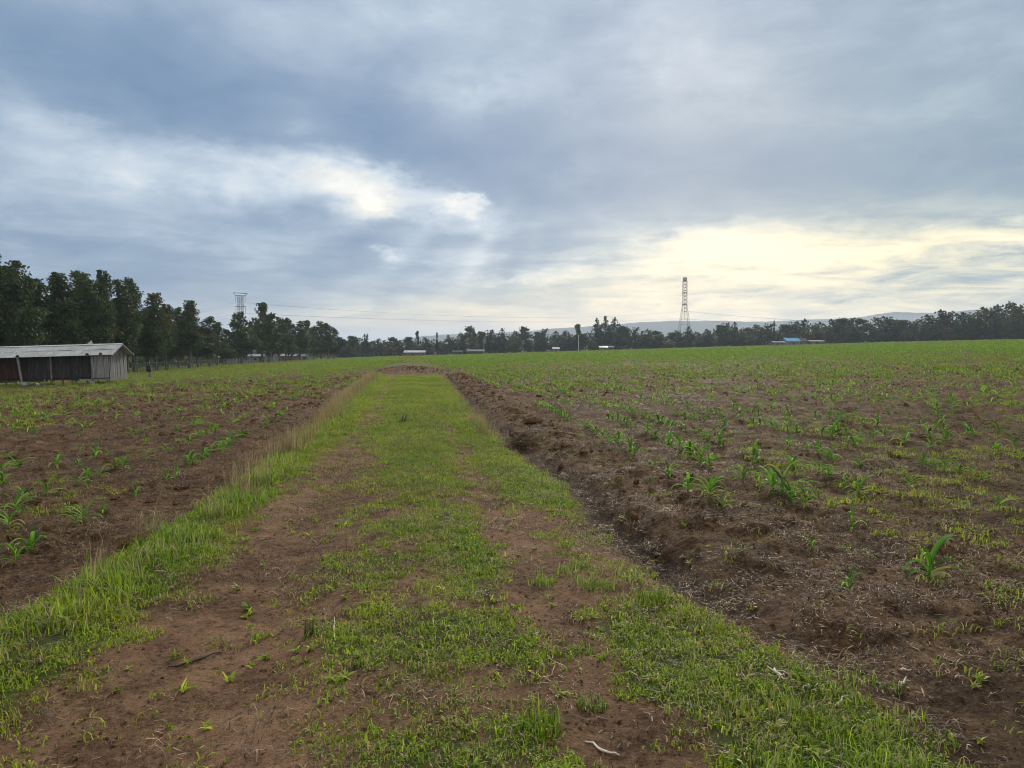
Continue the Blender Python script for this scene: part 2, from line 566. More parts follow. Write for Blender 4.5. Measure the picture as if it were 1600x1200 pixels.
def mat_ground():
    m, T = new_mat('ground')
    p = pos(T)
    g = attr(T, 'green')
    packed = attr(T, 'packed')
    damp = attr(T, 'damp')
    n0 = T.noise(p, 0.5, 4, 0.6)
    n1 = T.noise(p, 3.5, 6, 0.65)
    n2 = T.noise(p, 22, 5, 0.7)
    n3 = T.noise(p, 110, 3, 0.7)
    soil = T.ramp(n1, [(0.32, (0.050, 0.024, 0.011)), (0.50, (0.128, 0.067, 0.031)), (0.68, (0.250, 0.145, 0.070))])
    soil = T.mix(T.rng(n2, 0.50, 0.68, 0.0, 0.65), soil, (0.30, 0.205, 0.13))
    soil = T.mix(T.rng(n2, 0.48, 0.36, 0.0, 0.85), soil, (0.030, 0.017, 0.010))  # crevice shade painted into the soil colour where the bump noise dips
    pk = T.ramp(n1, [(0.32, (0.18, 0.085, 0.040)), (0.52, (0.34, 0.178, 0.090)), (0.70, (0.47, 0.28, 0.15))])
    pk = T.mix(T.rng(n3, 0.42, 0.66, 0.0, 0.45), pk, (0.36, 0.25, 0.19))
    pk = T.mix(T.rng(n2, 0.48, 0.36, 0.0, 0.7), pk, (0.075, 0.040, 0.024))  # same painted crevice shade on the packed soil
    c = T.mix(packed, soil, pk)
    # litter of dead grass lying on the soil (far off, where the pieces cannot be told apart)
    lit = T.noise(T.vm('MULTIPLY', p, (5.0, 14.0, 5.0)), 2.0, 5, 0.75, 1.5)
    c = T.mix(T.rng(lit, 0.50, 0.68, 0.0, 0.55), c, (0.30, 0.225, 0.15))
    c = T.mix(T.m('MULTIPLY', damp, 0.9), c, T.mix(1.0, c, (0.36, 0.36, 0.40), 'MULTIPLY'))
    gr = T.ramp(n2, [(0.3, (0.040, 0.065, 0.012)), (0.55, (0.085, 0.125, 0.022)), (0.75, (0.17, 0.19, 0.05))])
    gg = T.rng(T.m('ADD', g, T.m('MULTIPLY', T.m('SUBTRACT', n2, 0.5), 1.2)), 0.35, 0.75, 0.0, 0.9)
    c = T.mix(gg, c, gr)
    c = T.mix(T.rng(n0, 0.35, 0.7, 0.0, 0.25), c, T.mix(1.0, c, (0.7, 0.7, 0.7), 'MULTIPLY'))
    n4 = T.noise(p, 55, 4, 0.75)
    hb = T.m('ADD', T.m('ADD', T.m('MULTIPLY', n2, 1.0), T.m('MULTIPLY', n3, 0.3)), T.m('MULTIPLY', n4, 0.6))
    c = T.mix(T.rng(n4, 0.47, 0.36, 0.0, 0.6), c, T.mix(1.0, c, (0.35, 0.32, 0.30), 'MULTIPLY'))  # finer crevice shade, also put into the colour
    c = T.mix(T.rng(n4, 0.56, 0.68, 0.0, 0.5), c, T.mix(1.0, c, (1.7, 1.65, 1.6), 'MULTIPLY'))
    finish(T, c, 0.95, hb, 1.0, 0.055, 0.1)
    return m


def mat_blades(name, lo, mid, hi, dead, dead_amt=0.25, transl=0.35):
    m, T = new_mat(name)
    t = attr(T, 'tint')
    k = attr(T, 'shade', 'INSTANCER')
    p = pos(T)
    n = T.noise(p, 0.8, 3, 0.5)
    f = T.m('ADD', T.m('MULTIPLY', t, 0.6), T.m('MULTIPLY', k, 0.4))
    c = T.ramp(f, [(0.0, lo), (0.5, mid), (1.0, hi)])
    c = T.mix(T.rng(n, 0.40, 0.68, 0.0, 0.5), c, T.mix(1.0, c, (1.3, 1.0, 0.7), 'MULTIPLY'))
    hi2 = T.m('LESS_THAN', T.m('FRACT', T.m('MULTIPLY', t, 91.0)), 0.18)
    c = T.mix(hi2, c, T.mix(1.0, c, (1.6, 1.5, 1.5), 'MULTIPLY'))
    lo2 = T.m('LESS_THAN', T.m('FRACT', T.m('MULTIPLY', t, 53.0)), 0.25)
    c = T.mix(lo2, c, T.mix(1.0, c, (0.38, 0.44, 0.40), 'MULTIPLY'))
    dd = T.m('FRACT', T.m('MULTIPLY', t, 37.0))
    dd = T.m('LESS_THAN', dd, T.m('MULTIPLY_ADD', T.m('SUBTRACT', T.noise(p, 2.6, 4, 0.6), 0.47), 2.2 * dead_amt / 0.17, dead_amt))
    c = T.mix(dd, c, dead)
    finish(T, c, 0.6, None, spec=0.25, transl=transl)
    return m


def mat_simple(name, cols, scale=4.0, rough=0.85, bs=0.3, stretch=(1, 1, 1), metal=0.0, spec=0.25, transl=0.0, dist=0.0, bd=0.01):
    m, T = new_mat(name)
    tc = T.n('ShaderNodeTexCoord').outputs['Object']
    oi = T.n('ShaderNodeObjectInfo').outputs['Random']
    p = T.vm('ADD', T.vm('MULTIPLY', tc, stretch), T.xyz(T.m('MULTIPLY', oi, 91.0), T.m('MULTIPLY', oi, 37.0), 0.0))
    n = T.noise(p, scale, 6, 0.65, dist)
    k = len(cols)
    c = T.ramp(n, [(0.28 + 0.44 * i / max(k - 1, 1), cc) for i, cc in enumerate(cols)])
    c = T.mix(0.35, c, T.mix(1.0, c, T.xyz(T.m('MULTIPLY_ADD', oi, 0.8, 0.6), T.m('MULTIPLY_ADD', oi, 0.8, 0.6), T.m('MULTIPLY_ADD', oi, 0.8, 0.6)), 'MULTIPLY'))
    finish(T, c, rough, n, bs, bd, spec, transl, metal)
    return m


M = {}
M['ground'] = mat_ground()
M['turf'] = mat_blades('turf', (0.090, 0.165, 0.010), (0.220, 0.330, 0.018), (0.40, 0.48, 0.035), (0.44, 0.32, 0.15), 0.11)
M['lush'] = mat_blades('lush_grass', (0.085, 0.155, 0.012), (0.195, 0.32, 0.022), (0.34, 0.45, 0.04), (0.36, 0.31, 0.14), 0.13)
M['stalk'] = mat_blades('dry_stalk', (0.24, 0.145, 0.085), (0.36, 0.25, 0.15), (0.46, 0.36, 0.21), (0.18, 0.24, 0.05), 0.25)
M['weed'] = mat_blades('weed', (0.090, 0.150, 0.012), (0.21, 0.30, 0.025), (0.38, 0.44, 0.045), (0.32, 0.27, 0.10), 0.14)
M['maize'] = mat_blades('maize_leaf', (0.055, 0.170, 0.025), (0.19, 0.40, 0.035), (0.42, 0.56, 0.04), (0.38, 0.38, 0.08), 0.08, 0.45)
M['straw'] = mat_blades('straw', (0.15, 0.095, 0.055), (0.27, 0.185, 0.11), (0.42, 0.31, 0.20), (0.10, 0.06, 0.035), 0.4, 0.1)
M['rush'] = mat_blades('rush', (0.015, 0.035, 0.010), (0.03, 0.06, 0.015), (0.06, 0.09, 0.02), (0.20, 0.17, 0.08), 0.08, 0.2)
M['clod'] = mat_simple('clod', [(0.035, 0.018, 0.008), (0.115, 0.063, 0.028), (0.27, 0.17, 0.085)], 9, 0.97, 0.8, spec=0.1, bd=0.02)
M['bark'] = mat_simple('bark', [(0.045, 0.035, 0.028), (0.11, 0.09, 0.075), (0.2, 0.17, 0.14)], 3, 0.9, 0.5, (3, 3, 0.6))
M['leaf_a'] = mat_simple('eucalyptus_leaf', [(0.030, 0.050, 0.014), (0.060, 0.090, 0.026), (0.120, 0.145, 0.045)], 0.45, 0.65, 0, transl=0.25)
M['leaf_b'] = mat_simple('warm_leaf', [(0.042, 0.044, 0.014), (0.080, 0.076, 0.024), (0.125, 0.108, 0.038)], 0.45, 0.65, 0, transl=0.25)
M['leaf_c'] = mat_simple('cypress_leaf', [(0.020, 0.036, 0.018), (0.036, 0.058, 0.028), (0.070, 0.088, 0.038)], 0.45, 0.7, 0, transl=0.2)
M['bush'] = mat_simple('bush_leaf', [(0.03, 0.06, 0.015), (0.06, 0.11, 0.025), (0.12, 0.17, 0.04)], 0.6, 0.7, 0, transl=0.3)
M['hill'] = mat_simple('hill', [(0.030, 0.045, 0.022), (0.055, 0.072, 0.035), (0.09, 0.095, 0.05)], 0.012, 1.0, 0, spec=0.0)
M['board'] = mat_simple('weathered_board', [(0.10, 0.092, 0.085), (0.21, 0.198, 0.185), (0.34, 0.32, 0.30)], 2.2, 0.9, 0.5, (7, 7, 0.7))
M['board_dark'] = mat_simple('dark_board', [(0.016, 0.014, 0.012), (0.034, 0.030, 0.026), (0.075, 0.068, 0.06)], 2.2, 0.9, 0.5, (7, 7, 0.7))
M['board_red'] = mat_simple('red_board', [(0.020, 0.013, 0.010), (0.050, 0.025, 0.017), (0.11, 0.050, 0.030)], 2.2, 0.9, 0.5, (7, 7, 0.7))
M['tin'] = mat_simple('tin', [(0.20, 0.19, 0.175), (0.46, 0.455, 0.44), (0.60, 0.60, 0.58)], 1.6, 0.5, 0.1, (0.5, 2.4, 2.4), 0.25, 0.5)
M['tin_dark'] = mat_simple('dark_tin', [(0.06, 0.06, 0.065), (0.12, 0.11, 0.11)], 3, 0.7, 0.1)
M['white'] = mat_simple('white_paint', [(0.24, 0.24, 0.235), (0.46, 0.46, 0.45)], 0.8, 0.7, 0.1)
M['red_wall'] = mat_simple('red_wall', [(0.16, 0.06, 0.05), (0.26, 0.10, 0.08)], 0.8, 0.85, 0.1)
M['grey_wall'] = mat_simple('grey_wall', [(0.14, 0.14, 0.15), (0.25, 0.25, 0.26)], 0.8, 0.85, 0.1)
M['blue_roof'] = mat_simple('blue_roof', [(0.05, 0.17, 0.33), (0.10, 0.27, 0.44)], 0.8, 0.5, 0.1)
M['brown_roof'] = mat_simple('brown_roof', [(0.05, 0.035, 0.035), (0.09, 0.06, 0.06)], 0.8, 0.7, 0.1)
M['glass'] = mat_simple('window_glass', [(0.03, 0.035, 0.04), (0.05, 0.055, 0.06)], 1, 0.15, 0, spec=0.5)
M['steel'] = mat_simple('galvanised_steel', [(0.16, 0.16, 0.17), (0.26, 0.26, 0.27)], 1, 0.6, 0, metal=0.4)
M['tower'] = mat_simple('tower_paint', [(0.34, 0.26, 0.22), (0.50, 0.40, 0.36)], 1, 0.7, 0)
M['wood'] = mat_simple('post_wood', [(0.06, 0.05, 0.042), (0.15, 0.13, 0.11), (0.30, 0.27, 0.24)], 4, 0.9, 0.4, (3, 3, 0.6))
M['pale'] = mat_simple('pale_wood', [(0.30, 0.24, 0.18), (0.55, 0.47, 0.38), (0.68, 0.60, 0.50)], 12, 0.85, 0.4)
M['twig'] = mat_simple('twig', [(0.04, 0.025, 0.018), (0.09, 0.06, 0.045)], 12, 0.85, 0.4)
M['black'] = mat_simple('black_cloth', [(0.010, 0.010, 0.011), (0.03, 0.03, 0.03)], 6, 0.8, 0.3)
M['yellow'] = mat_simple('yellow_crate', [(0.30, 0.21, 0.07), (0.48, 0.36, 0.15)], 5, 0.8, 0.2)
M['plastic'] = mat_simple('pale_plastic', [(0.6, 0.6, 0.58), (0.8, 0.8, 0.78)], 5, 0.5, 0.2)

m_, T_ = new_mat('patched_tin')
_tc = T_.n('ShaderNodeTexCoord').outputs['Object']
_oi = T_.n('ShaderNodeObjectInfo').outputs['Random']
_p = T_.vm('ADD', _tc, T_.xyz(T_.m('MULTIPLY', _oi, 91.0), T_.m('MULTIPLY', _oi, 37.0), 0.0))
_a = T_.noise(_p, 1.5, 5, 0.6)
_b = T_.noise(T_.vm('MULTIPLY', _p, (3.0, 12.0, 1.0)), 1.2, 5, 0.65)
_c = T_.ramp(_a, [(0.3, (0.32, 0.315, 0.30)), (0.6, (0.48, 0.48, 0.46)), (0.75, (0.58, 0.58, 0.56))])
_c = T_.mix(T_.rng(_b, 0.56, 0.63, 0.0, 0.9), _c, (0.085, 0.07, 0.06))
_c = T_.mix(T_.m('MULTIPLY', _oi, 0.35), _c, (0.25, 0.235, 0.22))
finish(T_, _c, 0.55, _a, 0.1, 0.01, 0.4, 0.0, 0.15)
M['patched_tin'] = m_

# ------------------------------------------------------------------ the ground: one sheet from the camera out to the horizon
def build_ground():
    rr = [0.6]
    while rr[-1] < 60: rr.append(rr[-1] + max(0.014, 0.0078 * rr[-1]))
    while rr[-1] < 9000: rr.append(rr[-1] * 1.03)
    rr = np.array(rr)
    fine = np.arange(-68, 74, 0.15)
    coarse = np.arange(74, 292, 4.0)
    th = np.radians(np.concatenate([fine, coarse])) + YAW * 0
    nr, nt = len(rr), len(th)
    R, TH = np.meshgrid(rr, th, indexing='ij')
    X, Y = R * np.sin(TH), R * np.cos(TH)
    Z = height(X.ravel(), Y.ravel())
    V = np.stack([X.ravel(), Y.ravel(), Z], 1)
    V = np.vstack([V, [[0, 0, float(height(np.array([0.]), np.array([0.]))[0])]]])
    i, j = np.meshgrid(np.arange(nr - 1), np.arange(nt), indexing='ij')
    j2 = (j + 1) % nt
    Q = np.stack([i * nt + j, i * nt + j2, (i + 1) * nt + j2, (i + 1) * nt + j], -1).reshape(-1, 4)[:, ::-1]
    tri = np.array([[nr * nt, (k + 1) % nt, k] for k in range(nt)])
    me = bpy.data.meshes.new('ground')
    nl = Q.size + tri.size
    me.vertices.add(len(V))
    me.vertices.foreach_set('co', V.astype(np.float32).ravel())
    me.loops.add(nl)
    me.loops.foreach_set('vertex_index', np.concatenate([Q.ravel(), tri.ravel()]).astype(np.int32))
    me.polygons.add(len(Q) + len(tri))
    st = np.concatenate([np.arange(len(Q)) * 4, Q.size + np.arange(len(tri)) * 3])
    me.polygons.foreach_set('loop_start', st.astype(np.int32))
    me.polygons.foreach_set('use_smooth', np.ones(len(st), bool))
    me.update(calc_edges=True)
    x, y = V[:, 0], V[:, 1]
    r = np.hypot(x, y)
    er, el_ = edge_right(y), edge_left(y)
    on = 1 - sstep(PATH_END - 2, PATH_END + 1, y)
    ins = sstep(-0.15, 0.2, er - x) * sstep(-0.1, 0.3, x - el_) * on
    green = np.maximum(grassiness(x, y) * 0.95, (1 - ins) * field_green(x, y) * (0.45 + 0.45 * sstep(30, 100, r)))
    packed = ins * np.clip(0.55 + (fbm(x, y, 0.7, 3, 91) - 0.5) * 1.2, 0, 1)
    damp = np.clip(on * bump(x - er, 0.28, 0.20) * sstep(3.5, 6, y) + bump(x, 1.75, 0.16) * bump(y, 12.1, 0.28) * 1.2
                   + (1 - ins) * 0.6 * sstep(7, 3, y) * sstep(0.42, 0.6, fbm(x, y, 0.9, 3, 93)), 0, 1)
    for nm, a in (('green', green), ('packed', packed), ('damp', damp)):
        at = me.attributes.new(nm, 'FLOAT', 'POINT')
        at.data.foreach_set('value', a.astype(np.float32))
    me.materials.append(M['ground'])
    o = bpy.data.objects.new('ground', me)
    link(o)
    tag(o, kind='structure')
    return o


build_ground()

# ------------------------------------------------------------------ hills far behind
def build_hills(name, D, prof, depth, seed):
    us = np.array([p[0] for p in prof], float)
    vs = np.array([p[1] for p in prof], float)
    U = np.linspace(us[0], us[-1], 500)
    top = np.interp(U, us, vs) - (fbm(U, U * 0, 45, 4, seed) - 0.5) * 2.4 - (fbm(U, U * 0, 6, 2, seed + 1) - 0.5) * 1.2
    V, rows = [], 9
    for k in range(rows):
        t = k / (rows - 1)
        for u, v in zip(U, top):
            a = math.atan((u - 800) / F_PX) + YAW
            base = D - depth * 0.5 + depth * t
            dist = base / math.cos(a - YAW)
            z = (540 - v) / F_PX * D * math.sin(math.pi * min(t * 1.0, 1.0)) ** 0.8 + CAM_Z if 0 < t < 1 else -8
            z += (fbm(np.array([u * 3.0]), np.array([k * 40.0]), 60, 3, seed + 5)[0] - 0.5) * 14 * math.sin(math.pi * t) if k != rows // 2 and 0 < t < 1 else 0
            V.append((dist * math.sin(a), dist * math.cos(a), z))
    n = len(U)
    F = [(k * n + i, k * n + i + 1, (k + 1) * n + i + 1, (k + 1) * n + i) for k in range(rows - 1) for i in range(n - 1)]
    o = bpy.data.objects.new(name, mesh_np(name, V, F, M['hill'], True))
    link(o)
    tag(o, kind='structure')


build_hills('hills', 3600, [(-900, 545), (300, 540), (560, 540), (600, 536), (650, 527), (700, 523), (760, 521), (830, 517), (880, 512), (950, 508), (1000, 504),
                            (1060, 501), (1130, 502), (1190, 503), (1260, 500), (1330, 498), (1420, 500), (1500, 498), (1600, 500), (1900, 500), (2600, 540)], 900, 3)
build_hills('hills', 5200, [(700, 540), (1200, 512), (1330, 497), (1372, 490), (1395, 487), (1430, 489), (1470, 489), (1510, 485), (1540, 484), (1600, 487), (1800, 484), (2300, 530)], 900, 9)

# ------------------------------------------------------------------ trees
def leaf_quads(rng, C, size, n_per=None):
    """C: (n,3) leaf centres -> quads hanging roughly downwards"""
    n = len(C)
    d = rng.normal(size=(n, 3))
    d[:, 2] -= 0.9
    d /= np.linalg.norm(d, axis=1)[:, None]
    a = np.cross(d, rng.normal(size=(n, 3)))
    a /= np.linalg.norm(a, axis=1)[:, None]
    s = size * rng.uniform(0.55, 1.35, n)[:, None]
    P = np.stack([C - d * s * .6, C + a * s * .30, C + d * s * .6, C - a * s * .30], 1).reshape(-1, 3)
    F = np.arange(n * 4).reshape(-1, 4)
    return P, F


def tree_meshes(seed, H, R, leaf_n, leaf, bare=0.25, style='euc', mat='leaf_a', limbs=True):
    rng = np.random.default_rng(seed)
    mb = MB()
    k = 8
    bend = rng.normal(0, 0.03 * H, 2)
    zs = np.linspace(0, 0.93, k) * H
    ts = zs / H
    px = bend[0] * ts ** 1.5 + 0.01 * H * np.sin(ts * 7 + seed)
    py = bend[1] * ts ** 1.5
    stem = np.stack([px, py, zs], 1)
    stem[0, 2] = -0.4
    r0 = 0.017 * H if style != 'pine' else 0.02 * H
    mb.tube(stem, r0 * (1 - 0.88 * ts ** 0.8), 6)
    clumps = []
    if style == 'euc':
        nc = int(rng.integers(20, 27))
        for i in range(nc):
            t = bare + (1 - bare) * ((i + rng.uniform(0, .8)) / nc)
            w = R * (1.0 - 0.80 * abs(t - 0.48) / 0.52) * rng.uniform(0.35, 0.95)
            a = rng.uniform(0, 2 * math.pi)
            c = np.array([np.interp(t * H, zs, px) + w * math.cos(a) * .75, np.interp(t * H, zs, py) + w * math.sin(a) * .75, t * H])
            rad = R * rng.uniform(0.28, 0.50) * (1.35 - 0.88 * t)
            clumps.append((c, np.array([rad, rad, rad * rng.uniform(0.9, 1.5)])))
        clumps.append((np.array([px[-1], py[-1], 0.965 * H]), np.array([R * .22, R * .22, R * .32])))
    elif style == 'umbrella':
        nc = int(rng.integers(6, 10))
        for i in range(nc):
            t = max(bare, 0.45) + (0.95 - max(bare, 0.45)) * ((i + rng.uniform(0, .9)) / nc)
            w = R * rng.uniform(0.2, 0.9)
            a = rng.uniform(0, 2 * math.pi)
            c = np.array([px[-1] + w * math.cos(a) * .8, py[-1] + w * math.sin(a) * .8, t * H])
            rad = R * rng.uniform(0.35, 0.55)
            clumps.append((c, np.array([rad, rad, rad * 0.75])))
    else:   # bushy to the ground, pointed or domed
        nc = int(rng.integers(12, 16))
        for i in range(nc):
            t = bare + (0.97 - bare) * ((i + .5) / nc)
            w = R * (1 - t * (0.95 if style == 'cone' else 0.55)) * rng.uniform(0.1, .75)
            a = rng.uniform(0, 2 * math.pi)
            c = np.array([w * math.cos(a), w * math.sin(a), t * H])
            rad = R * (0.62 * (1 - t * 0.75) + 0.1) * rng.uniform(.8, 1.2)
            clumps.append((c, np.array([rad, rad, rad * 1.1])))
    if limbs:
        for c, rad in clumps:
            zb = max(c[2] - rng.uniform(0.08, 0.2) * H, 0.12 * H)
            b = np.array([np.interp(zb, zs, px), np.interp(zb, zs, py), zb])
            mid = (b + c) / 2 + np.array([0, 0, -0.02 * H])
            mb.tube([b, mid, c], [r0 * .35, r0 * .24, r0 * .08], 4, False)
    vol = np.array([r[0] * r[1] * r[2] for _, r in clumps]) ** 0.8
    cnt = np.maximum((vol / vol.sum() * leaf_n).astype(int), 8)
    C = []
    for (c, r), m_ in zip(clumps, cnt):
        # sub-clumps inside every clump, so light and dark sprays form
        sub = rng.normal(size=(7, 3))
        sub /= np.linalg.norm(sub, axis=1)[:, None]
        sub = sub * rng.uniform(0.5, 1.0, (7, 1))
        pick = sub[rng.integers(0, 7, m_)]
        q = pick + rng.normal(0, 0.27, (m_, 3))
        C.append(c + q * r)
    C = np.concatenate(C)
    C[:, 2] = np.clip(C[:, 2], 0.02 * H, H * 1.02)
    P, F = leaf_quads(rng, C, leaf)
    crown = mesh_np('crown', P, F.tolist(), M[mat])
    trunk = mb.mesh('trunk', M['bark'], True)
    return trunk, crown


def make_protos(specs):
    out = []
    for s in specs:
        out.append((s['H'], s['R'], *tree_meshes(**s)))
    return out


def place_tree(proto, loc, H, width, rz, name, label, group, cat='tree'):
    h0, r0, tm, cm = proto
    o = empty(name, loc, rz, label=label, cat=cat, group=group)
    sxy = width / (2 * r0)
    o.scale = (sxy, sxy, H / h0)
    t = bpy.data.objects.new('trunk', tm)
    c = bpy.data.objects.new('crown', cm)
    link(t, o)
    link(c, o)
    return o


rnd = random.Random(5)
near_protos = make_protos([dict(seed=11 + i, H=11.0, R=2.3, leaf_n=8000, leaf=0.23, bare=[0.27, 0.34, 0.30, 0.26, 0.37][i], style='euc',
                                mat=['leaf_a', 'leaf_a', 'leaf_b', 'leaf_a', 'leaf_a'][i]) for i in range(5)])
mid_protos = make_protos([dict(seed=31 + i, H=11.0, R=2.3, leaf_n=3200, leaf=0.38, bare=[0.28, 0.26, 0.27, 0.32][i], style=['euc', 'euc', 'dome', 'euc'][i],
                               mat=['leaf_a', 'leaf_c', 'leaf_c', 'leaf_a'][i]) for i in range(4)])
far_protos = make_protos([dict(seed=51 + i, H=12.0, R=3.0, leaf_n=1500, leaf=0.66, bare=[0.12, 0.40, 0.06, 0.1, 0.35, 0.08][i],
                               style=['euc', 'umbrella', 'dome', 'cone', 'umbrella', 'dome'][i],
                               mat=['leaf_c', 'leaf_a', 'leaf_c', 'leaf_c', 'leaf_a', 'leaf_b'][i]) for i in range(6)])


def tree_line(u):
    """depth of the planted row along the left field, by column"""
    return float(np.interp(u, [-160, 0, 60, 130, 200, 260, 330, 400, 470, 530], [58, 64, 68, 74, 84, 98, 120, 150, 190, 235]))


# (column of the top, row of the top, width in pixels, warm-leaved?)
left_trees = [(-70, 402, 95, 0), (-25, 392, 80, 1), (8, 401, 62, 0), (32, 413, 60, 0), (58, 440, 60, 0), (100, 431, 62, 0), (120, 426, 60, 3), (143, 428, 66, 2),
              (161, 427, 40, 0), (182, 440, 50, 0), (196, 436, 42, 3), (209, 446, 46, 0), (228, 460, 48, 2), (243, 477, 38, 3), (259, 478, 34, 0), (278, 482, 36, 3),
              (295, 472, 46, 0), (310, 488, 40, 2), (325, 496, 36, 3), (338, 505, 34, 0), (352, 515, 32, 3), (377, 489, 40, 0), (410, 475, 36, 0), (420, 489, 30, 2),
              (436, 497, 30, 0), (446, 498, 26, 3), (457, 505, 28, 0), (469, 503, 28, 3), (479, 502, 26, 0), (489, 510, 24, 0), (501, 503, 28, 3), (513, 506, 28, 0), (522, 512, 24, 3)]


def band(u):
    return ('behind the plank shed' if u < 205 else 'in the row right of the plank shed' if u < 365 else
            'in the row right of the crossarm pylon' if u > 395 else 'in front of the crossarm pylon')


for i, (u, vt, w, k) in enumerate(left_trees):
    D = tree_line(u) * rnd.uniform(0.98, 1.06)
    g = at_depth(u, D)
    H = at_depth(u, D, vt)[2] - g[2]
    if u < 365:
        pr = near_protos[k if k else (0, 1, 4)[i % 3]]
    else:
        pr = mid_protos[(0, 3, 1)[i % 3] if k != 2 else 2]
    warm = k == 2
    if u == 410: lab = 'tallest eucalyptus with rounded separate tufts just right of the crossarm pylon'
    elif u == 377: lab = 'eucalyptus standing directly below the crossarm pylon'
    elif u == 143: lab = 'broad brownish green eucalyptus rising above the plank shed roof'
    else: lab = ('olive brown' if warm else 'dark green') + ' eucalyptus ' + band(u)
    place_tree(pr, g, H, w / F_PX * D * 1.55, rnd.uniform(0, 6.28), 'eucalyptus_tree', lab, 'eucalyptus trees planted along the left field')
# second row closing the gaps behind the first
for i, u in enumerate(list(range(-60, 360, 17)) + list(range(372, 530, 11))):
    D = tree_line(u) * rnd.uniform(1.12, 1.28)
    vt0 = np.interp(u, [a[0] for a in left_trees], [a[1] for a in left_trees])
    g = at_depth(u, D)
    H = at_depth(u, D, vt0 + rnd.uniform(18, 45) * (1 if u < 330 else .6))[2] - g[2]
    pr = near_protos[i % 5] if u < 330 else mid_protos[i % 4]
    place_tree(pr, g, max(H, 4.5), max(H, 4.5) * 0.42, rnd.uniform(0, 6.28), 'eucalyptus_tree', 'shorter second-row eucalyptus ' + ('behind the shed' if u < 205 else 'right of the shed' if u < 365 else 'near the pylon'), 'eucalyptus trees of the second row')

sky_prof = [(530, 530), (545, 523), (558, 527), (570, 523), (590, 528), (615, 527), (640, 525), (665, 526), (700, 524), (720, 519), (735, 510), (748, 516), (765, 514), (785, 514), (805, 516), (820, 511),
            (836, 517), (850, 512), (868, 518), (885, 516), (900, 522), (915, 520), (932, 498), (945, 495), (960, 497), (970, 510), (980, 511), (992, 510), (1003, 518), (1015, 513), (1030, 517), (1045, 518), (1060, 515), (1075, 511), (1090, 517),
            (1105, 514), (1120, 506), (1133, 503), (1148, 504), (1160, 513), (1172, 512), (1182, 506), (1200, 504), (1222, 505), (1240, 501), (1256, 498), (1275, 502), (1300, 498), (1315, 495), (1330, 495), (1350, 498),
            (1372, 494), (1388, 493), (1400, 498), (1415, 499), (1432, 497), (1448, 491), (1468, 483), (1482, 485), (1500, 489), (1515, 486), (1530, 481), (1545, 478), (1560, 474), (1578, 470), (1592, 476), (1606, 471),
            (1640, 468), (1680, 466), (1720, 468), (1780, 464), (1850, 468)]


def belt_depth(u):
    return float(np.interp(u, [500, 640, 900, 1200, 1600, 1900], [255, 300, 320, 300, 262, 240]))


def sect(u):
    for lim, s in ((640, 'left of the red-walled shed'), (745, 'between the red-walled and grey-roofed sheds'), (895, 'between the grey-roofed shed and white pole'),
                   (1068, 'between white pole and lattice tower'), (1225, 'between lattice tower and blue-roofed house'), (1420, 'right of the blue-roofed house')):
        if u < lim: return s
    return 'in the wood at the right edge'


for i, (u, vt) in enumerate(sky_prof):
    D = belt_depth(u) * rnd.uniform(1.0, 1.08)
    g = at_depth(u, D)
    H = at_depth(u, D, vt)[2] - g[2]
    k = (1, 4, 2, 0, 5)[i % 5] if u < 1180 else (1, 5, 2, 4, 2)[i % 5] if u < 1430 else (2, 5, 2)[i % 3]
    if u in (1256, 1105): k = 3
    if u in (932, 945, 960): k = 0
    W = (rnd.uniform(19, 27) if u < 1180 else rnd.uniform(28, 40) if u < 1430 else rnd.uniform(36, 50)) / F_PX * D
    desc = {0: 'leafy dark tree', 1: 'round-topped tree', 2: 'domed dark tree', 3: 'pointed conifer', 4: 'bare-trunked tree', 5: 'domed olive tree'}[k]
    lab = desc + ' ' + sect(u)
    if u in (932, 945, 960): lab = ['left', 'middle', 'right'][(932, 945, 960).index(u)] + ' tree of the tall clump just right of the white pole'
    place_tree(far_protos[k], g, H, W, rnd.uniform(0, 6.28), 'belt_tree', lab, 'trees of the belt along the far field edge')
# front and gap trees of the belt
for i in range(95):
    u = 525 + i * 12.5 + rnd.uniform(-5, 5)
    D = belt_depth(u) * rnd.uniform(0.97, 1.02) + 1
    vt0 = np.interp(u, [a[0] for a in sky_prof], [a[1] for a in sky_prof])
    g = at_depth(u, D)
    vb = 540 - (g[2] - CAM_Z) / D * F_PX
    vt = vt0 + (vb - vt0) * rnd.uniform(0.22, 0.5)
    H = at_depth(u, D, vt)[2] - g[2]
    k = (2, 0, 5, 2, 3)[i % 5] if u < 1200 else (2, 5, 2, 2, 5)[i % 5]
    place_tree(far_protos[k], g, H, rnd.uniform(16, 27) / F_PX * D, rnd.uniform(0, 6.28), 'belt_tree', 'low ' + ['leafy tree', '', 'domed tree', 'pointed tree', '', 'olive tree'][k] + ' ' + sect(u), 'low trees at the foot of the far belt')
# tall thin trees that stick out of the belt
for u, vt, w, lab in ((654, 515, 8, 'thin tree with a tufted top above the red-walled shed'), (683, 518, 8, 'slim pointed tree just right of the red-walled shed'),
                      (906, 504, 14, 'slender tree with an open crown beside the white pole'), (1209, 499, 5, 'spiky thin conifer above the blue-roofed house'), (574, 521, 9, 'small pointed tree at the left end of the far belt')):
    D = belt_depth(u) * 0.99
    g = at_depth(u, D)
    H = at_depth(u, D, vt)[2] - g[2]
    place_tree(far_protos[3 if u in (683, 1209, 574) else 4], g, H, w / F_PX * D, rnd.uniform(0, 6.28), 'slender_tree', lab, None)


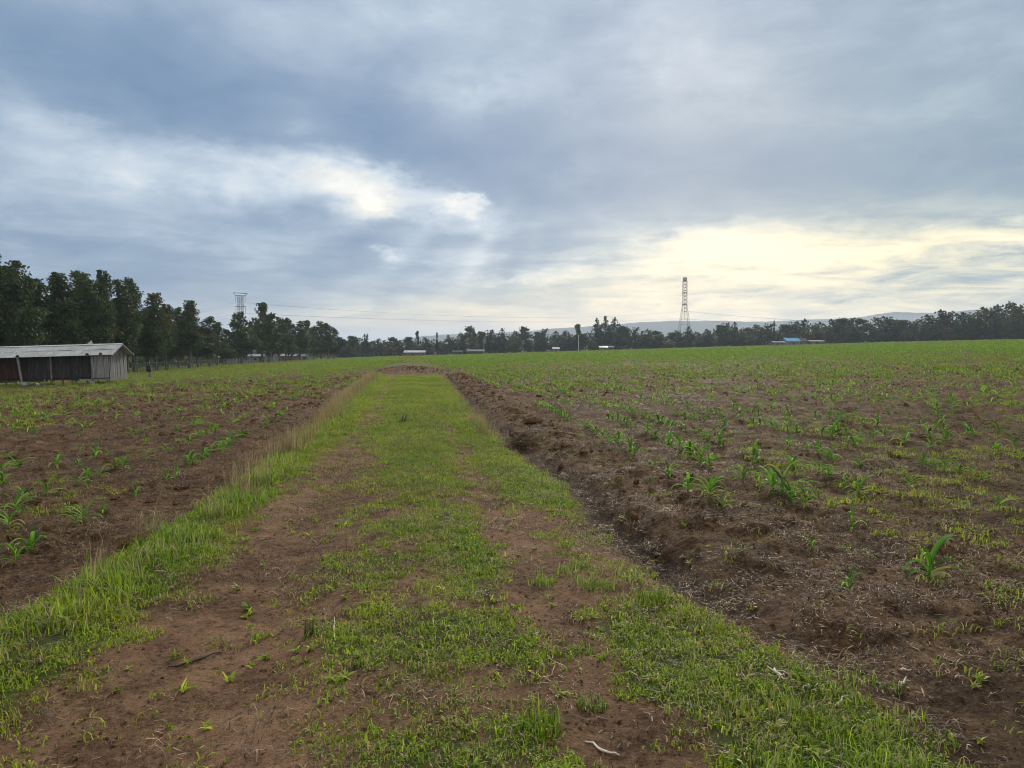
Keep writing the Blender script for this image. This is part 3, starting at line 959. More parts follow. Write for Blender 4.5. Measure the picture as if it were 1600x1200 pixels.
def leaf_mass(name, pts, rad, hgt, n, leaf, mat, seed, **kw):
    """uncountable growth: leaf faces heaped around a line of points"""
    rng = np.random.default_rng(seed)
    pts = np.array(pts)
    k = rng.integers(0, len(pts), n)
    q = rng.normal(size=(n, 3))
    q /= np.linalg.norm(q, axis=1)[:, None]
    q *= rng.uniform(0.5, 1, (n, 1))
    hh = hgt[k] if hasattr(hgt, '__len__') else hgt
    C = pts[k] + q * np.stack([np.full(n, rad), np.full(n, rad), np.ones(n) * hh * .5], 1)
    C[:, 2] += hh * 0.5
    P, F = leaf_quads(rng, C, leaf)
    o = bpy.data.objects.new(name, mesh_np(name, P, F.tolist(), M[mat]))
    link(o)
    return tag(o, kind='stuff', **kw)


# woodland filling the depth behind the belt and behind the left rows
pts, hs = [], []
for u in np.arange(-330, 1950, 5):
    if u < 520:
        D = 300 + rnd.uniform(-10, 40)
        vt = np.interp(u, [-330, 0, 300, 520], [522, 528, 532, 534])
    else:
        D = belt_depth(u) * rnd.uniform(1.10, 1.25)
        vt = np.interp(u, [a[0] for a in sky_prof], [a[1] for a in sky_prof]) + rnd.uniform(3, 9)
    g = at_depth(u, D)
    pts.append(g)
    hs.append(max(at_depth(u, D, vt)[2] - g[2], 2.5))
leaf_mass('woodland', pts, 3.6, np.array(hs), 34000, 1.15, 'leaf_c', 77, label='dark woodland filling the depth behind the tree rows', cat='woodland')

# bushes between the trunks of the left row
for i in range(26):
    u = 205 + i * 12.4
    D = tree_line(min(u, 530)) * rnd.uniform(1.3, 1.6)
    g = at_depth(u, D)
    hgt = rnd.uniform(1.3, 2.6)
    rng = np.random.default_rng(900 + i)
    q = rng.normal(size=(420, 3))
    q /= np.linalg.norm(q, axis=1)[:, None]
    q *= rng.uniform(.55, 1, (420, 1))
    C = q * np.array([hgt * 1.1, hgt * .8, hgt * .5]) + np.array([0, 0, hgt * .5])
    P, F = leaf_quads(rng, C, 0.42)
    b = bpy.data.objects.new('bush', mesh_np('bush', P, F.tolist(), M['bush' if i % 3 else 'leaf_a']))
    b.location = g
    link(b)
    tag(b, 'low bush behind the left tree row ' + ('near the plank shed' if u < 330 else 'near the white sheds' if u < 460 else 'at its far end'), 'bush', 'bushes behind the left tree row')

# ------------------------------------------------------------------ plank shed on the left
def build_shed():
    D0 = 48.0
    P0 = at_depth(171, D0, 590)                      # front right corner at the foot of the boards
    base = empty('plank_shed', P0, -YAW, label='long grey plank shed on stilts with a patched pale tin roof', cat='shed')
    tilt = math.radians(-1.6)
    base.rotation_euler = (0, -tilt * -1.0, -YAW)
    L, Wd, He, Hr = 8.35, 2.15, 1.60, 2.16           # length (towards -x), depth (+y), eave and ridge height
    r = random.Random(3)
    thin = 0.022
    # boards of the front: reddish left bay, dark middle, pale right bay
    meshes = {}

    def board(w, h, mat):
        key = (round(w, 3), round(h, 2), mat)
        if key not in meshes:
            mb = MB()
            mb.box((0, 0, h / 2), (w, thin, h))
            meshes[key] = mb.mesh('board', M[mat])
        return bpy.data.objects.new('board', meshes[key])

    x = 0.0
    while x > -L:
        w = r.choice((0.13, 0.16, 0.19))
        xc = x - w / 2
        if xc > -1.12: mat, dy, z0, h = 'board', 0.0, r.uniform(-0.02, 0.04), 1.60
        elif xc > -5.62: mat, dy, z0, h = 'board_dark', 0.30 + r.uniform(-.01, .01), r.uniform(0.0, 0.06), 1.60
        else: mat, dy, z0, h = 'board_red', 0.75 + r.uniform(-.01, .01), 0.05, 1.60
        b = board(w - 0.012, round(h - r.choice((0, .04)), 2), mat)
        b.location = (xc, dy, z0)
        b.rotation_euler = (0, r.uniform(-.018, .018), 0)
        link(b, base)
        x -= w
    # gable boards on the right end
    y = 0.05
    while y < Wd:
        w = r.choice((0.15, 0.18, 0.21))
        yc = y + w / 2
        if yc > Wd: break
        top = He + (Hr - He) * (1 - abs(yc - Wd / 2) / (Wd / 2)) - 0.05
        z0 = -0.18 + r.uniform(-.05, .05)
        b = board(w - 0.012, round(top - z0, 1), 'board')
        b.location = (0.012 + r.uniform(-.006, .006), yc, z0)
        b.rotation_euler = (r.uniform(-.02, .02), 0, math.pi / 2)
        link(b, base)
        y += w
    # back wall and left end, plain
    mb = MB()
    mb.box((-L / 2, Wd - 0.02, 0.78), (L, 0.03, 1.6))
    mb.box((-L, Wd / 2, 0.78), (0.03, Wd - 0.1, 1.6))
    mb.build('back_wall', M['board_dark'], base)
    mb = MB()
    mb.box((-L / 2, Wd / 2, -0.03), (L - .1, Wd - 0.1, 0.05))
    mb.build('floor_deck', M['board_dark'], base)
    # posts, beam, stilts
    lean = math.radians(7)
    for px_, py_, mat, ln in ((-5.72, -0.12, 'board', lean), (-1.14, 0.02, 'wood', 0), (-3.9, 0.1, 'wood', 0)):
        mb = MB()
        mb.tube([(math.sin(-ln) * 1.9, 0, 1.62), (0.0, 0, -0.42)], [0.085 if mat == 'board' else 0.05, 0.055], 6)
        o = mb.build('post', M[mat], base)
        o.location = (px_, py_, 0)
        if mat == 'board': o['label'] = 'pale leaning post'
    for i in range(12):
        mb = MB()
        mb.tube([(0, 0, 0.0), (r.uniform(-.05, .05), 0, -0.62)], [0.045, 0.05], 6)
        o = mb.build('stilt', M['wood' if i % 3 else 'board'], base)
        o.location = (-0.25 - i * 0.68 + r.uniform(-.1, .1), r.uniform(0.0, 0.5), 0)
    for i in range(4):
        mb = MB()
        mb.box((-1.0 - i * 2.05, 0.08, -0.10), (1.9, 0.05, 0.10))
        mb.build('sill_beam', M['board' if i == 0 else 'board_dark'], base)
    # roof sheets, each bent tin sheet its own piece, overlapping
    slope_f = math.atan2(Hr - He, Wd / 2)
    over = 0.28

    def sheet_mesh(w, ln):
        n = 12
        V, F = [], []
        for i in range(n + 1):
            xx = -w / 2 + w * i / n
            zz = 0.014 * (1 if i % 2 else -1)
            for k in (0, 1):
                V.append((xx, k * ln, zz))
        for i in range(n):
            a = i * 2
            F.append((a, a + 2, a + 3, a + 1))
        k0 = len(V)
        V += [(p[0], p[1], p[2] - 0.006) for p in V]
        F += [tuple(k0 + q for q in f[::-1]) for f in F]
        return mesh_np('roof_sheet', V, F, M['patched_tin'], False)
    ln_f = (Wd / 2 + over) / math.cos(slope_f)
    sm = [sheet_mesh(0.86, ln_f * 0.56), sheet_mesh(0.86, ln_f * 0.50)]
    nsh = 12
    for i in range(nsh):
        xc = 0.02 - i * (L + 0.75) / nsh + 0.0
        for row in (0, 1):
            for side in (0, 1):
                if side == 1 and row == 0 and i % 2: pass
                o = bpy.data.objects.new('roof_sheet', sm[row])
                # lower row starts at the eave, the upper row overlaps it
                s0 = 0.0 if row == 0 else ln_f * 0.50
                yy = -over + s0 * math.cos(slope_f)
                zz = He - over * math.tan(slope_f) + s0 * math.sin(slope_f) + 0.05 + row * 0.022 + r.uniform(0, 0.014)
                ang = slope_f + r.uniform(-.015, .015)
                if side == 0:
                    o.location = (xc, yy, zz)
                    o.rotation_euler = (ang, r.uniform(-.01, .01), r.uniform(-.012, .012))
                else:
                    o.location = (xc, Wd - yy, zz)
                    o.rotation_euler = (ang, r.uniform(-.01, .01), math.pi)
                link(o, base)
    # ridge cap
    mb = MB()
    zr = Hr + 0.12
    mb.poly([(0.44, Wd / 2 - .14, zr - .07), (0.44, Wd / 2, zr), (0.44, Wd / 2 + .14, zr - .07), (-L - .3, Wd / 2 - .14, zr - .07), (-L - .3, Wd / 2, zr), (-L - .3, Wd / 2 + .14, zr - .07)],
            [(0, 1, 4, 3), (1, 2, 5, 4)])
    mb.build('ridge_cap', M['tin'], base)
    # barge boards and gable shadow-side rafters
    for s in (0, 1):
        mb = MB()
        y0, y1 = (-over, Wd / 2) if s == 0 else (Wd + over, Wd / 2)
        z0, z1 = He - over * math.tan(slope_f) - 0.02, Hr + 0.0
        mb.poly([(0.42, y0, z0), (0.42, y1, z1), (0.42, y1, z1 + .07), (0.42, y0, z0 + .07), (0.45, y0, z0), (0.45, y1, z1), (0.45, y1, z1 + .07), (0.45, y0, z0 + .07)],
                [(0, 1, 2, 3), (7, 6, 5, 4), (0, 4, 5, 1), (3, 2, 6, 7), (0, 3, 7, 4), (1, 5, 6, 2)])
        mb.build('barge_board', M['board'], base)
    # lifted flap of tin on the ridge
    mb = MB()
    mb.poly([(0, 0, 0), (0.34, 0.05, 0.30), (0.40, 0.05, 0.02), (0, .02, 0)], [(0, 1, 2)])
    mb.poly([(0, 0.01, 0), (0.34, 0.06, 0.30), (0.40, 0.06, 0.02)], [(2, 1, 0)])
    o = mb.build('bent_tin_flap', M['tin'], base)
    o.location = (-2.0, Wd / 2 - .05, zr - .03)
    # dark fixings at the eave
    for dx, dy in ((-5.86, -over + .02), (-1.28, -over + .06), (-0.38, -over + .05)):
        mb = MB()
        mb.tube([(-0.09, 0, 0.0), (0, 0.02, 0.03), (0.10, 0, 0.0)], [0.05, 0.085, 0.045], 7)
        o = mb.build('tin_patch', M['black'], base)
        o.location = (dx, dy, He - 0.03)
    base['category'] = 'shed'
    # things under and beside it
    def w2(x, y, z=0.0):
        c, s = math.cos(-YAW), math.sin(-YAW)
        X = P0[0] + c * x - s * y
        Y = P0[1] + s * x + c * y
        return (X, Y, float(height(np.array([X]), np.array([Y]))[0]) + z)
    for k, (x_, lab) in enumerate(((-3.35, 'yellowish crate under the shed, left of two'), (-2.75, 'yellowish crate under the shed, right of two'))):
        c = empty('crate', w2(x_, 0.05), -YAW, label=lab, cat='crate', group='crates under the shed')
        for zz in (0.05, 0.17, 0.29):
            mb = MB()
            mb.box((0, -0.15, zz), (0.42, 0.02, 0.085))
            mb.build('slat', M['yellow'], c)
        mb = MB()
        mb.box((-.2, 0, .17), (.02, .28, .34))
        mb.box((.2, 0, .17), (.02, .28, .34))
        mb.box((0, .15, .17), (.42, .02, .34))
        mb.build('frame', M['yellow'], c)
    for x_, w_, lab in ((-5.55, 0.34, 'pale grey block beside the leaning shed post'), (-4.7, 0.22, 'small pale block under the dark shed wall'), (-1.05, 0.26, 'white stone under the right end of the shed')):
        mb = MB()
        rr_ = np.random.default_rng(int(-x_ * 100))
        q = rr_.normal(size=(8, 3)) * .02
        mb.poly(np.array([(i, j, kk) for i in (-.5, .5) for j in (-.4, .4) for kk in (0, .8)]) * w_ + q, [(0, 1, 3, 2), (4, 6, 7, 5), (0, 4, 5, 1), (2, 3, 7, 6), (0, 2, 6, 4), (1, 5, 7, 3)])
        o = mb.build('foundation_block', M['white'], None, label=lab, cat='block')
        o.location = w2(x_, -0.1)
    return w2


shed_pt = build_shed()

# short post with a dark wrap, right of the shed
g = on_ground(234, 591)
Dp = g[0] * HF[0] + g[1] * HF[1]
pk = empty('stump_post', g, 0.2, label='short weathered post with a black wrapped top standing in the grass right of the shed', cat='post')
mb = MB()
mb.tube([(0, 0, -.2), (0.02, 0, .35), (-0.01, 0, .66)], [.13, .11, .10], 9)
mb.build('post_shaft', M['board'], pk, True)
mb = MB()
mb.tube([(-0.01, 0, .52), (-.03, 0, .64), (-.05, 0.0, .78), (-0.05, 0.01, .94), (-.07, 0, 1.08)], [.13, .20, .15, .17, .09], 9)
mb.tube([(-.16, 0, .72), (-.24, -.03, .60)], [.06, .04], 6)
mb.build('wrap', M['black'], pk, True)

# scraps of white plastic in the grass
for (u, v, lab) in ((314, 588, 'white plastic scrap on the grass edge right of the dark-topped post'), (432, 577, 'small white scrap at the edge of the green strip')):
    g = on_ground(u, v)
    mb = MB()
    mb.poly([(-.16, 0, 0.02), (-.05, .05, .10), (.08, .0, .07), (.18, .04, .03), (.02, -.12, .02), (0, .14, .02)], [(0, 4, 1), (4, 2, 1), (4, 3, 2), (3, 5, 2), (5, 1, 2), (5, 0, 1), (0, 5, 3, 4)])
    o = mb.build('plastic_scrap', M['plastic'], None, label=lab, cat='litter')
    o.location = (g[0], g[1], g[2] + 0.02)

# ------------------------------------------------------------------ far buildings
def house(u0, u1, v_eave, v_ridge, D, wall, roof, label, depth=5.0, name='farm_shed', v_base=None, windows=(), door=None, door_mat='brown_roof', chimney=False):
    um = (u0 + u1) / 2
    g = at_depth(um, D)
    if v_base is not None: g = at_depth(um, D, v_base)
    W = (u1 - u0) / F_PX * D
    He = at_depth(um, D, v_eave)[2] - g[2]
    Hr = at_depth(um, D, v_ridge)[2] - g[2]
    He = max(He, 1.2)
    Hr = max(Hr, He + 0.3)
    b = empty(name, g, -YAW, label=label, cat='building' if name != 'farm_shed' else 'shed')
    mb = MB()
    t = 0.15
    mb.box((0, -depth / 2 + t / 2, He / 2 - .3), (W, t, He + .6))
    mb.box((0, depth / 2 - t / 2, He / 2 - .3), (W, t, He + .6))
    for s in (-1, 1):
        x = s * (W / 2 - t / 2)
        mb.box((x, 0, He / 2 - .3), (t - .01, depth - 2 * t, He + .6))
        mb.poly([(x - t / 2, -depth / 2 + t, He), (x - t / 2, depth / 2 - t, He), (x - t / 2, 0, Hr - .05), (x + t / 2, -depth / 2 + t, He), (x + t / 2, depth / 2 - t, He), (x + t / 2, 0, Hr - .05)],
                [(0, 2, 1), (3, 4, 5), (0, 1, 4, 3), (1, 2, 5, 4), (2, 0, 3, 5)])
    mb.build('wall', M[wall], b)
    mb = MB()
    o_ = 0.35
    x = W / 2 + o_
    zo = (Hr - He) / (depth / 2) * o_
    for s in (-1, 1):
        y0 = s * (depth / 2 + o_)
        mb.poly([(-x, y0, He - zo + .03), (x, y0, He - zo + .03), (x, 0, Hr + .03), (-x, 0, Hr + .03), (-x, y0, He - zo + .12), (x, y0, He - zo + .12), (x, 0, Hr + .12), (-x, 0, Hr + .12)],
                [(0, 1, 2, 3), (7, 6, 5, 4), (0, 4, 5, 1), (2, 6, 7, 3), (1, 5, 6, 2), (0, 3, 7, 4)])
    rf = mb.build('roof', M[roof], b)
    if chimney:
        mb = MB()
        mb.box((W * .2, 0.3, Hr + .3), (.5, .5, .9))
        mb.build('chimney', M['red_wall'], rf)
    for fx in windows:
        mb = MB()
        mb.box((fx * W, -depth / 2 - 0.02, He * .58), (0.9, .08, min(.9, He * .4)))
        w = mb.build('window', M['white'], b)
        mb = MB()
        mb.box((fx * W, -depth / 2 - 0.07, He * .58), (0.74, .03, min(.74, He * .34)))
        mb.build('pane', M['glass'], w)
    if door is not None:
        mb = MB()
        mb.box((door * W, -depth / 2 - 0.03, min(1.0, He * .42)), (0.95, .07, min(1.95, He * .84)))
        mb.build('door', M[door_mat], b)
    return b


house(633, 664, 550.5, 548, 285, 'red_wall', 'tin', 'low red-walled shed with a pale roof at the far end of the path', 4, windows=(.3,), door=-.1)
house(731, 756, 549, 546.5, 292, 'brown_roof', 'grey_wall', 'low dark shed with a weathered grey roof left of the white pole', 4, door=.2)
house(708, 722, 550.5, 548, 296, 'brown_roof', 'tin_dark', 'small dark hut left of the low grey-roofed shed', 3, door=0)
house(864, 873, 546, 543, 300, 'grey_wall', 'tin', 'tiny hut with a bright white roof among the belt trees', 3, door=0)
house(937, 948, 543.5, 541, 300, 'grey_wall', 'tin', 'small pale-roofed house at the foot of the tall tree clump', 4, door=.2, windows=(-.25,))
house(951, 958, 543, 541, 303, 'wood', 'grey_wall', 'small shed beside the pale-roofed house under the tall clump', 3, door=0)
house(1206, 1224, 537, 535, 268, 'wood', 'grey_wall', 'long low grey shed left of the blue-roofed house', 4, windows=(.2,), door=-.2)
house(1225, 1245, 533.2, 528.5, 272, 'grey_wall', 'blue_roof', 'house with a bright blue roof before the dark trees', 6, 'farmhouse', windows=(-.3, .3), door=0)
house(1240, 1257, 533.5, 528.8, 276, 'red_wall', 'brown_roof', 'dark-roofed house joined on the right of the blue-roofed house', 6, 'farmhouse', windows=(.3,), door=-.2, chimney=True)
house(1263, 1284, 535.5, 533, 268, 'wood', 'grey_wall', 'pale grey shed right of the dark-roofed house', 4, windows=(-.2, .25), door=0)
# behind the left tree row
house(362, 420, 556.5, 554, 176, 'grey_wall', 'tin', 'long white-roofed shed behind the left tree row', 6, windows=(-.3, 0, .25), door=.4)
house(374, 380, 547, 544.5, 182, 'white', 'white', 'small white tower-like house with a dark window behind the left trees', 3, 'farmhouse', windows=(0,), door=0)
house(388, 408, 550, 548, 190, 'white', 'tin_dark', 'white house with a dark roof behind the long white-roofed shed', 5, 'farmhouse', windows=(-.3, .3), door=0)
house(412, 432, 551, 548.5, 190, 'white', 'tin', 'white block house right of the long white-roofed shed', 5, 'farmhouse', windows=(-.3, .1), door=.3)
house(440, 464, 556, 553.6, 200, 'red_wall', 'white', 'low shed with red wall and white roof behind the left tree row', 4, windows=(-.3,), door=.2)
house(473, 481, 556, 553.5, 205, 'white', 'white', 'small bright white hut near the end of the left tree row', 3, door=0)
house(346, 361, 558, 556, 165, 'grey_wall', 'tin', 'grey shed left of the long white-roofed shed', 4, windows=(.2,), door=-.2)

# white pole
g = on_ground(904, 548.5)
D = 288
g = at_depth(904, D)
mb = MB()
hp = at_depth(904, D, 523)[2] - g[2]
pole = empty('utility_pole', g, 0, label='tall pale pole standing at the far field edge left of the tall tree clump', cat='pole')
mb.tube([(0, 0, -.5), (0, 0, hp)], [.20, .13], 8)
mb.build('shaft', M['white'], pole)
mb = MB()
mb.box((0, 0, hp - .35), (1.4, .1, .12))
mb.build('crossarm', M['wood'], pole)
for u_, vt, lab in ((756, 540, 'pale post at the right end of the low grey-roofed shed'), (681, 552, 'short pale post right of the red-walled shed')):
    g = at_depth(u_, 280)
    mb = MB()
    h_ = max(at_depth(u_, 280, vt)[2] - g[2], 1.2)
    mb.tube([(0, 0, -.3), (0, 0, h_)], [.14, .11], 7)
    o = mb.build('field_post', M['white'], None, label=lab, cat='post')
    o.location = g

# ------------------------------------------------------------------ lattice tower (right) and pylon (left)
def lattice(mb, p0, p1, w0, w1, n, r):
    """four legs from half-width w0 at z p0 to w1 at z p1 with cross braces"""
    for sx in (-1, 1):
        for sy in (-1, 1):
            mb.tube([(sx * w0, sy * w0, p0), (sx * w1, sy * w1, p1)], r, 4)
    for i in range(n):
        za, zb = p0 + (p1 - p0) * i / n, p0 + (p1 - p0) * (i + 1) / n
        wa, wb = w0 + (w1 - w0) * i / n, w0 + (w1 - w0) * (i + 1) / n
        for sx, sy, tx, ty in ((-1, -1, 1, -1), (1, -1, 1, 1), (1, 1, -1, 1), (-1, 1, -1, -1)):
            mb.tube([(sx * wa, sy * wa, za), (tx * wb, ty * wb, zb)], r * .45, 3)
            mb.tube([(tx * wa, ty * wa, za), (sx * wb, sy * wb, zb)], r * .45, 3)
            mb.tube([(sx * wb, sy * wb, zb), (tx * wb, ty * wb, zb)], r * .5, 3)


DT = 420
g = at_depth(1069, DT)
zt = lambda v: at_depth(1069, DT, v)[2] - g[2]
px_m = DT / F_PX
tw = empty('lattice_tower', g, -YAW, label='tall lattice radio tower with a drum on top rising behind the trees', cat='tower')
mb = MB()
lattice(mb, -1, zt(507), 8.8 * px_m, 7.0 * px_m, 2, 0.09)
lattice(mb, zt(507), zt(477), 7.0 * px_m, 3.1 * px_m, 4, 0.08)
mb.build('lower_frame', M['steel'], tw)
mb = MB()
lattice(mb, zt(477), zt(439), 3.1 * px_m, 3.0 * px_m, 5, 0.09)
mb.build('upper_frame', M['tower'], tw)
for v_ in (476, 457.5):
    mb = MB()
    t = np.linspace(0, 2 * math.pi, 17)[:-1]
    R_ = 3.3 * px_m
    pts_ = [(R_ * math.cos(a), R_ * math.sin(a), zt(v_)) for a in t] + [(R_, 0, zt(v_))]
    mb.tube(pts_, 0.26, 5, False)
    mb.tube([(0, 0, zt(v_) - .12), (0, 0, zt(v_) + .12)], R_ * .95, 12)
    mb.build('platform', M['tower'], tw)
mb = MB()
prof = [(440, 2.3), (439, 3.2), (435, 3.3), (433.4, 2.5), (432.8, .8)]
mb.tube([(0, 0, zt(v_)) for v_, _ in prof], [w_ * px_m for _, w_ in prof], 14)
mb.build('top_drum', M['tower'], tw, True)
mb = MB()
mb.tube([(0, 0, zt(500)), (0, 0, zt(440))], 0.09, 5)
mb.build('ladder_mast', M['tower'], tw)
for v_ in (445, 449, 454, 463, 468, 474, 482, 487):
    mb = MB()
    mb.tube([(0, -.25, zt(v_)), (0, -.75, zt(v_))], [.38, .42], 9)
    mb.build('dish', M['tower'], tw)

DPY = 480
g = at_depth(377, DPY)
zp = lambda v: at_depth(377, DPY, v)[2] - g[2]
pm = DPY / F_PX
py = empty('power_pylon', g, -YAW + 0.0, label='steel crossarm power pylon rising behind the left tree row', cat='pylon')
mb = MB()
for sx in (-1, 1):
    m2 = MB()
    lattice(m2, -1, zp(462), 1.5 * pm, 1.2 * pm, 8, 0.085)
    mb.poly([(p[0] + sx * 2.9 * pm, p[1], p[2]) for p in m2.v], m2.f)
mb.build('frame', M['steel'], py)
for vz, half, tilt_ in ((458, 10.8, 0.8), (462, 7.8, .6), (479, 7.6, .5)):
    mb = MB()
    for sy in (-1, 1):
        mb.tube([(-half * pm, sy * .5, zp(vz) + tilt_ * pm * .8), (0, sy * .9, zp(vz)), (half * pm, sy * .5, zp(vz) - tilt_ * pm * .8)], .20, 4)
    for i in range(9):
        x_ = (-1 + i / 4) * half * pm * .9
        mb.tube([(x_, -.6, zp(vz)), (x_ + .6, .6, zp(vz) + .2)], .10, 3)
    if vz == 458:
        for s in (-1, 1):
            mb.tube([(s * half * pm, 0, zp(vz) - s * tilt_ * pm), (s * 7.6 * pm, 0, zp(462))], .16, 4)
    mb.build('crossarm', M['steel'], py)
for x_, va, vb in [(-7.4, 463, 472), (7.4, 463, 473), (0, 463, 476), (-7.2, 480, 489), (7.6, 480, 490), (0.3, 480, 484)]:
    mb = MB()
    mb.tube([(x_ * pm, 0, zp(va)), (x_ * pm, 0, zp(vb))], .12, 5)
    mb.build('insulator', M['steel'], py)


def wire(parent, P, Q, sag, r=0.04):
    P, Q = np.array(P), np.array(Q)
    ts = np.linspace(0, 1, 24)
    pts_ = [P + (Q - P) * t - np.array([0, 0, sag * 4 * t * (1 - t)]) for t in ts]
    mb = MB()
    mb.tube(pts_, r, 3, False)
    return mb.build('wire', M['steel'], parent)


pl = empty('power_line', at_depth(377, DPY), 0, label='faint power line wires sweeping from the crossarm pylon across the low sky', cat='power line')
pl.location = (0, 0, 0)
for (x_, v0, v1, v2, s1) in ((-7.4, 472, 478.5, 487, 3), (7.4, 473, 481.5, 487, 3.5), (-7.2, 489, 495, 498, 3), (7.6, 490, 497, 499, 3.5)):
    A = at_depth(377 + x_, DPY, v0)
    wire(pl, A, at_depth(230, 430, v1 + 4), s1)
    B = at_depth(1069 + x_ * .5, 900, v2 - 1)
    wire(pl, A, B, 9 if v0 < 480 else 5, 0.045)
    wire(pl, B, at_depth(1560, 800, v2 + 18), 6, 0.075)

# ------------------------------------------------------------------ fences
def fence(name, pts_, label, post_h=1.25, rad=0.05, mat='wood', wires=3, group=None):
    f = empty(name, (0, 0, 0), 0, label=label, cat='fence')
    base_mb = MB()
    base_mb.tube([(0, 0, -.25), (0.02, 0, post_h)], [rad, rad * .85], 5)
    pm_ = base_mb.mesh('post', M[mat])
    tops = []
    for p in pts_:
        o = bpy.data.objects.new('post', pm_)
        o.location = p
        o.rotation_euler = (rnd.uniform(-.05, .05), rnd.uniform(-.05, .05), rnd.uniform(0, 6))
        o.scale = (1, 1, rnd.uniform(.85, 1.15))
        link(o, f)
    for k in range(wires):
        mb = MB()
        z = post_h * (0.35 + 0.28 * k)
        mb.tube([(p[0], p[1], p[2] + z) for p in pts_], 0.012, 3, False)
        mb.build('fence_wire', M['steel'], f)
    return f


fence('wire_fence', [at_depth(u, tree_line(min(u, 530)) * 0.965) for u in np.arange(206, 345, 4.1)], 'weathered wire fence on slim posts below the trees right of the shed')
fence('wire_fence', [at_depth(u, tree_line(min(u, 530)) * 0.965) for u in np.arange(349, 530, 4.3)], 'post fence below the far part of the left tree row')
fence('wire_fence', [at_depth(u, 262 + (u - 530) * .16) for u in np.arange(533, 735, 7.3)], 'thin dark post fence along the far field edge beside the red-walled shed', 1.7, .09)
fence('wire_fence', [at_depth(u, 262) for u in np.arange(1192, 1262, 5.2)], 'pale picket-like fence in front of the blue-roofed house', 1.5, .10, 'board')

# ------------------------------------------------------------------ small growth: blade patches, instanced over the ground
def ribbons(rng, n, spread, h, w, lean, curve=1.0, flat=0.0, taper=True, segs=3):
    """n grass blades as bent tapering ribbons"""
    a = rng.uniform(0, 2 * math.pi, n)
    r = spread * np.sqrt(rng.uniform(0, 1, n))
    bx, by = r * np.cos(a), r * np.sin(a)
    th = rng.uniform(0, 2 * math.pi, n)
    L = rng.uniform(h[0], h[1], n)
    ln = rng.uniform(lean[0], lean[1], n)
    W = w * rng.uniform(0.7, 1.3, n)
    V = np.zeros((n, 2 * segs + 1, 3))
    dx, dy = np.cos(th), np.sin(th)
    sx, sy = -dy, dx
    tw = rng.uniform(-.5, .5, n)
    for k in range(segs + 1):
        t = k / segs
        ang = ln * (t ** curve if curve else 1)
        hor = L * t * np.sin(ang)
        ver = L * t * np.cos(ang)
        ver = np.maximum(ver, 0.004 + 0 * ver) if k else ver * 0 - 0.015
        cx, cy_ = bx + dx * hor, by + dy * hor
        ww = W * ((1 - t) ** 0.6 if taper else 1.0) * 0.5
        if k < segs:
            c, s = np.cos(tw * t), np.sin(tw * t)
            V[:, 2 * k] = np.stack([cx - sx * ww * c, cy_ - sy * ww * c, ver - ww * s], 1)
            V[:, 2 * k + 1] = np.stack([cx + sx * ww * c, cy_ + sy * ww * c, ver + ww * s], 1)
        else:
            V[:, 2 * k] = np.stack([cx, cy_, ver], 1)
    per = 2 * segs + 1
    F = []
    base = np.arange(n) * per
    for k in range(segs - 1):
        F += np.stack([base + 2 * k, base + 2 * k + 1, base + 2 * k + 3, base + 2 * k + 2], 1).tolist()
    k = segs - 1
    F += np.stack([base + 2 * k, base + 2 * k + 1, base + 2 * k + 2], 1).tolist()
    tint = np.repeat(rng.uniform(0, 1, n), per)
    return V.reshape(-1, 3), F, tint


def join_parts(parts):
    V, F, T_ = [], [], []
    k = 0
    for v, f, t in parts:
        V.append(v)
        F += [tuple(i + k for i in q) for q in f]
        T_.append(t)
        k += len(v)
    return np.concatenate(V), F, np.concatenate(T_)


def proto_obj(name, parts, mat, smooth=False):
    V, F, t = join_parts(parts)
    return bpy.data.objects.new(name, mesh_np(name, V, F, M[mat], smooth, t))


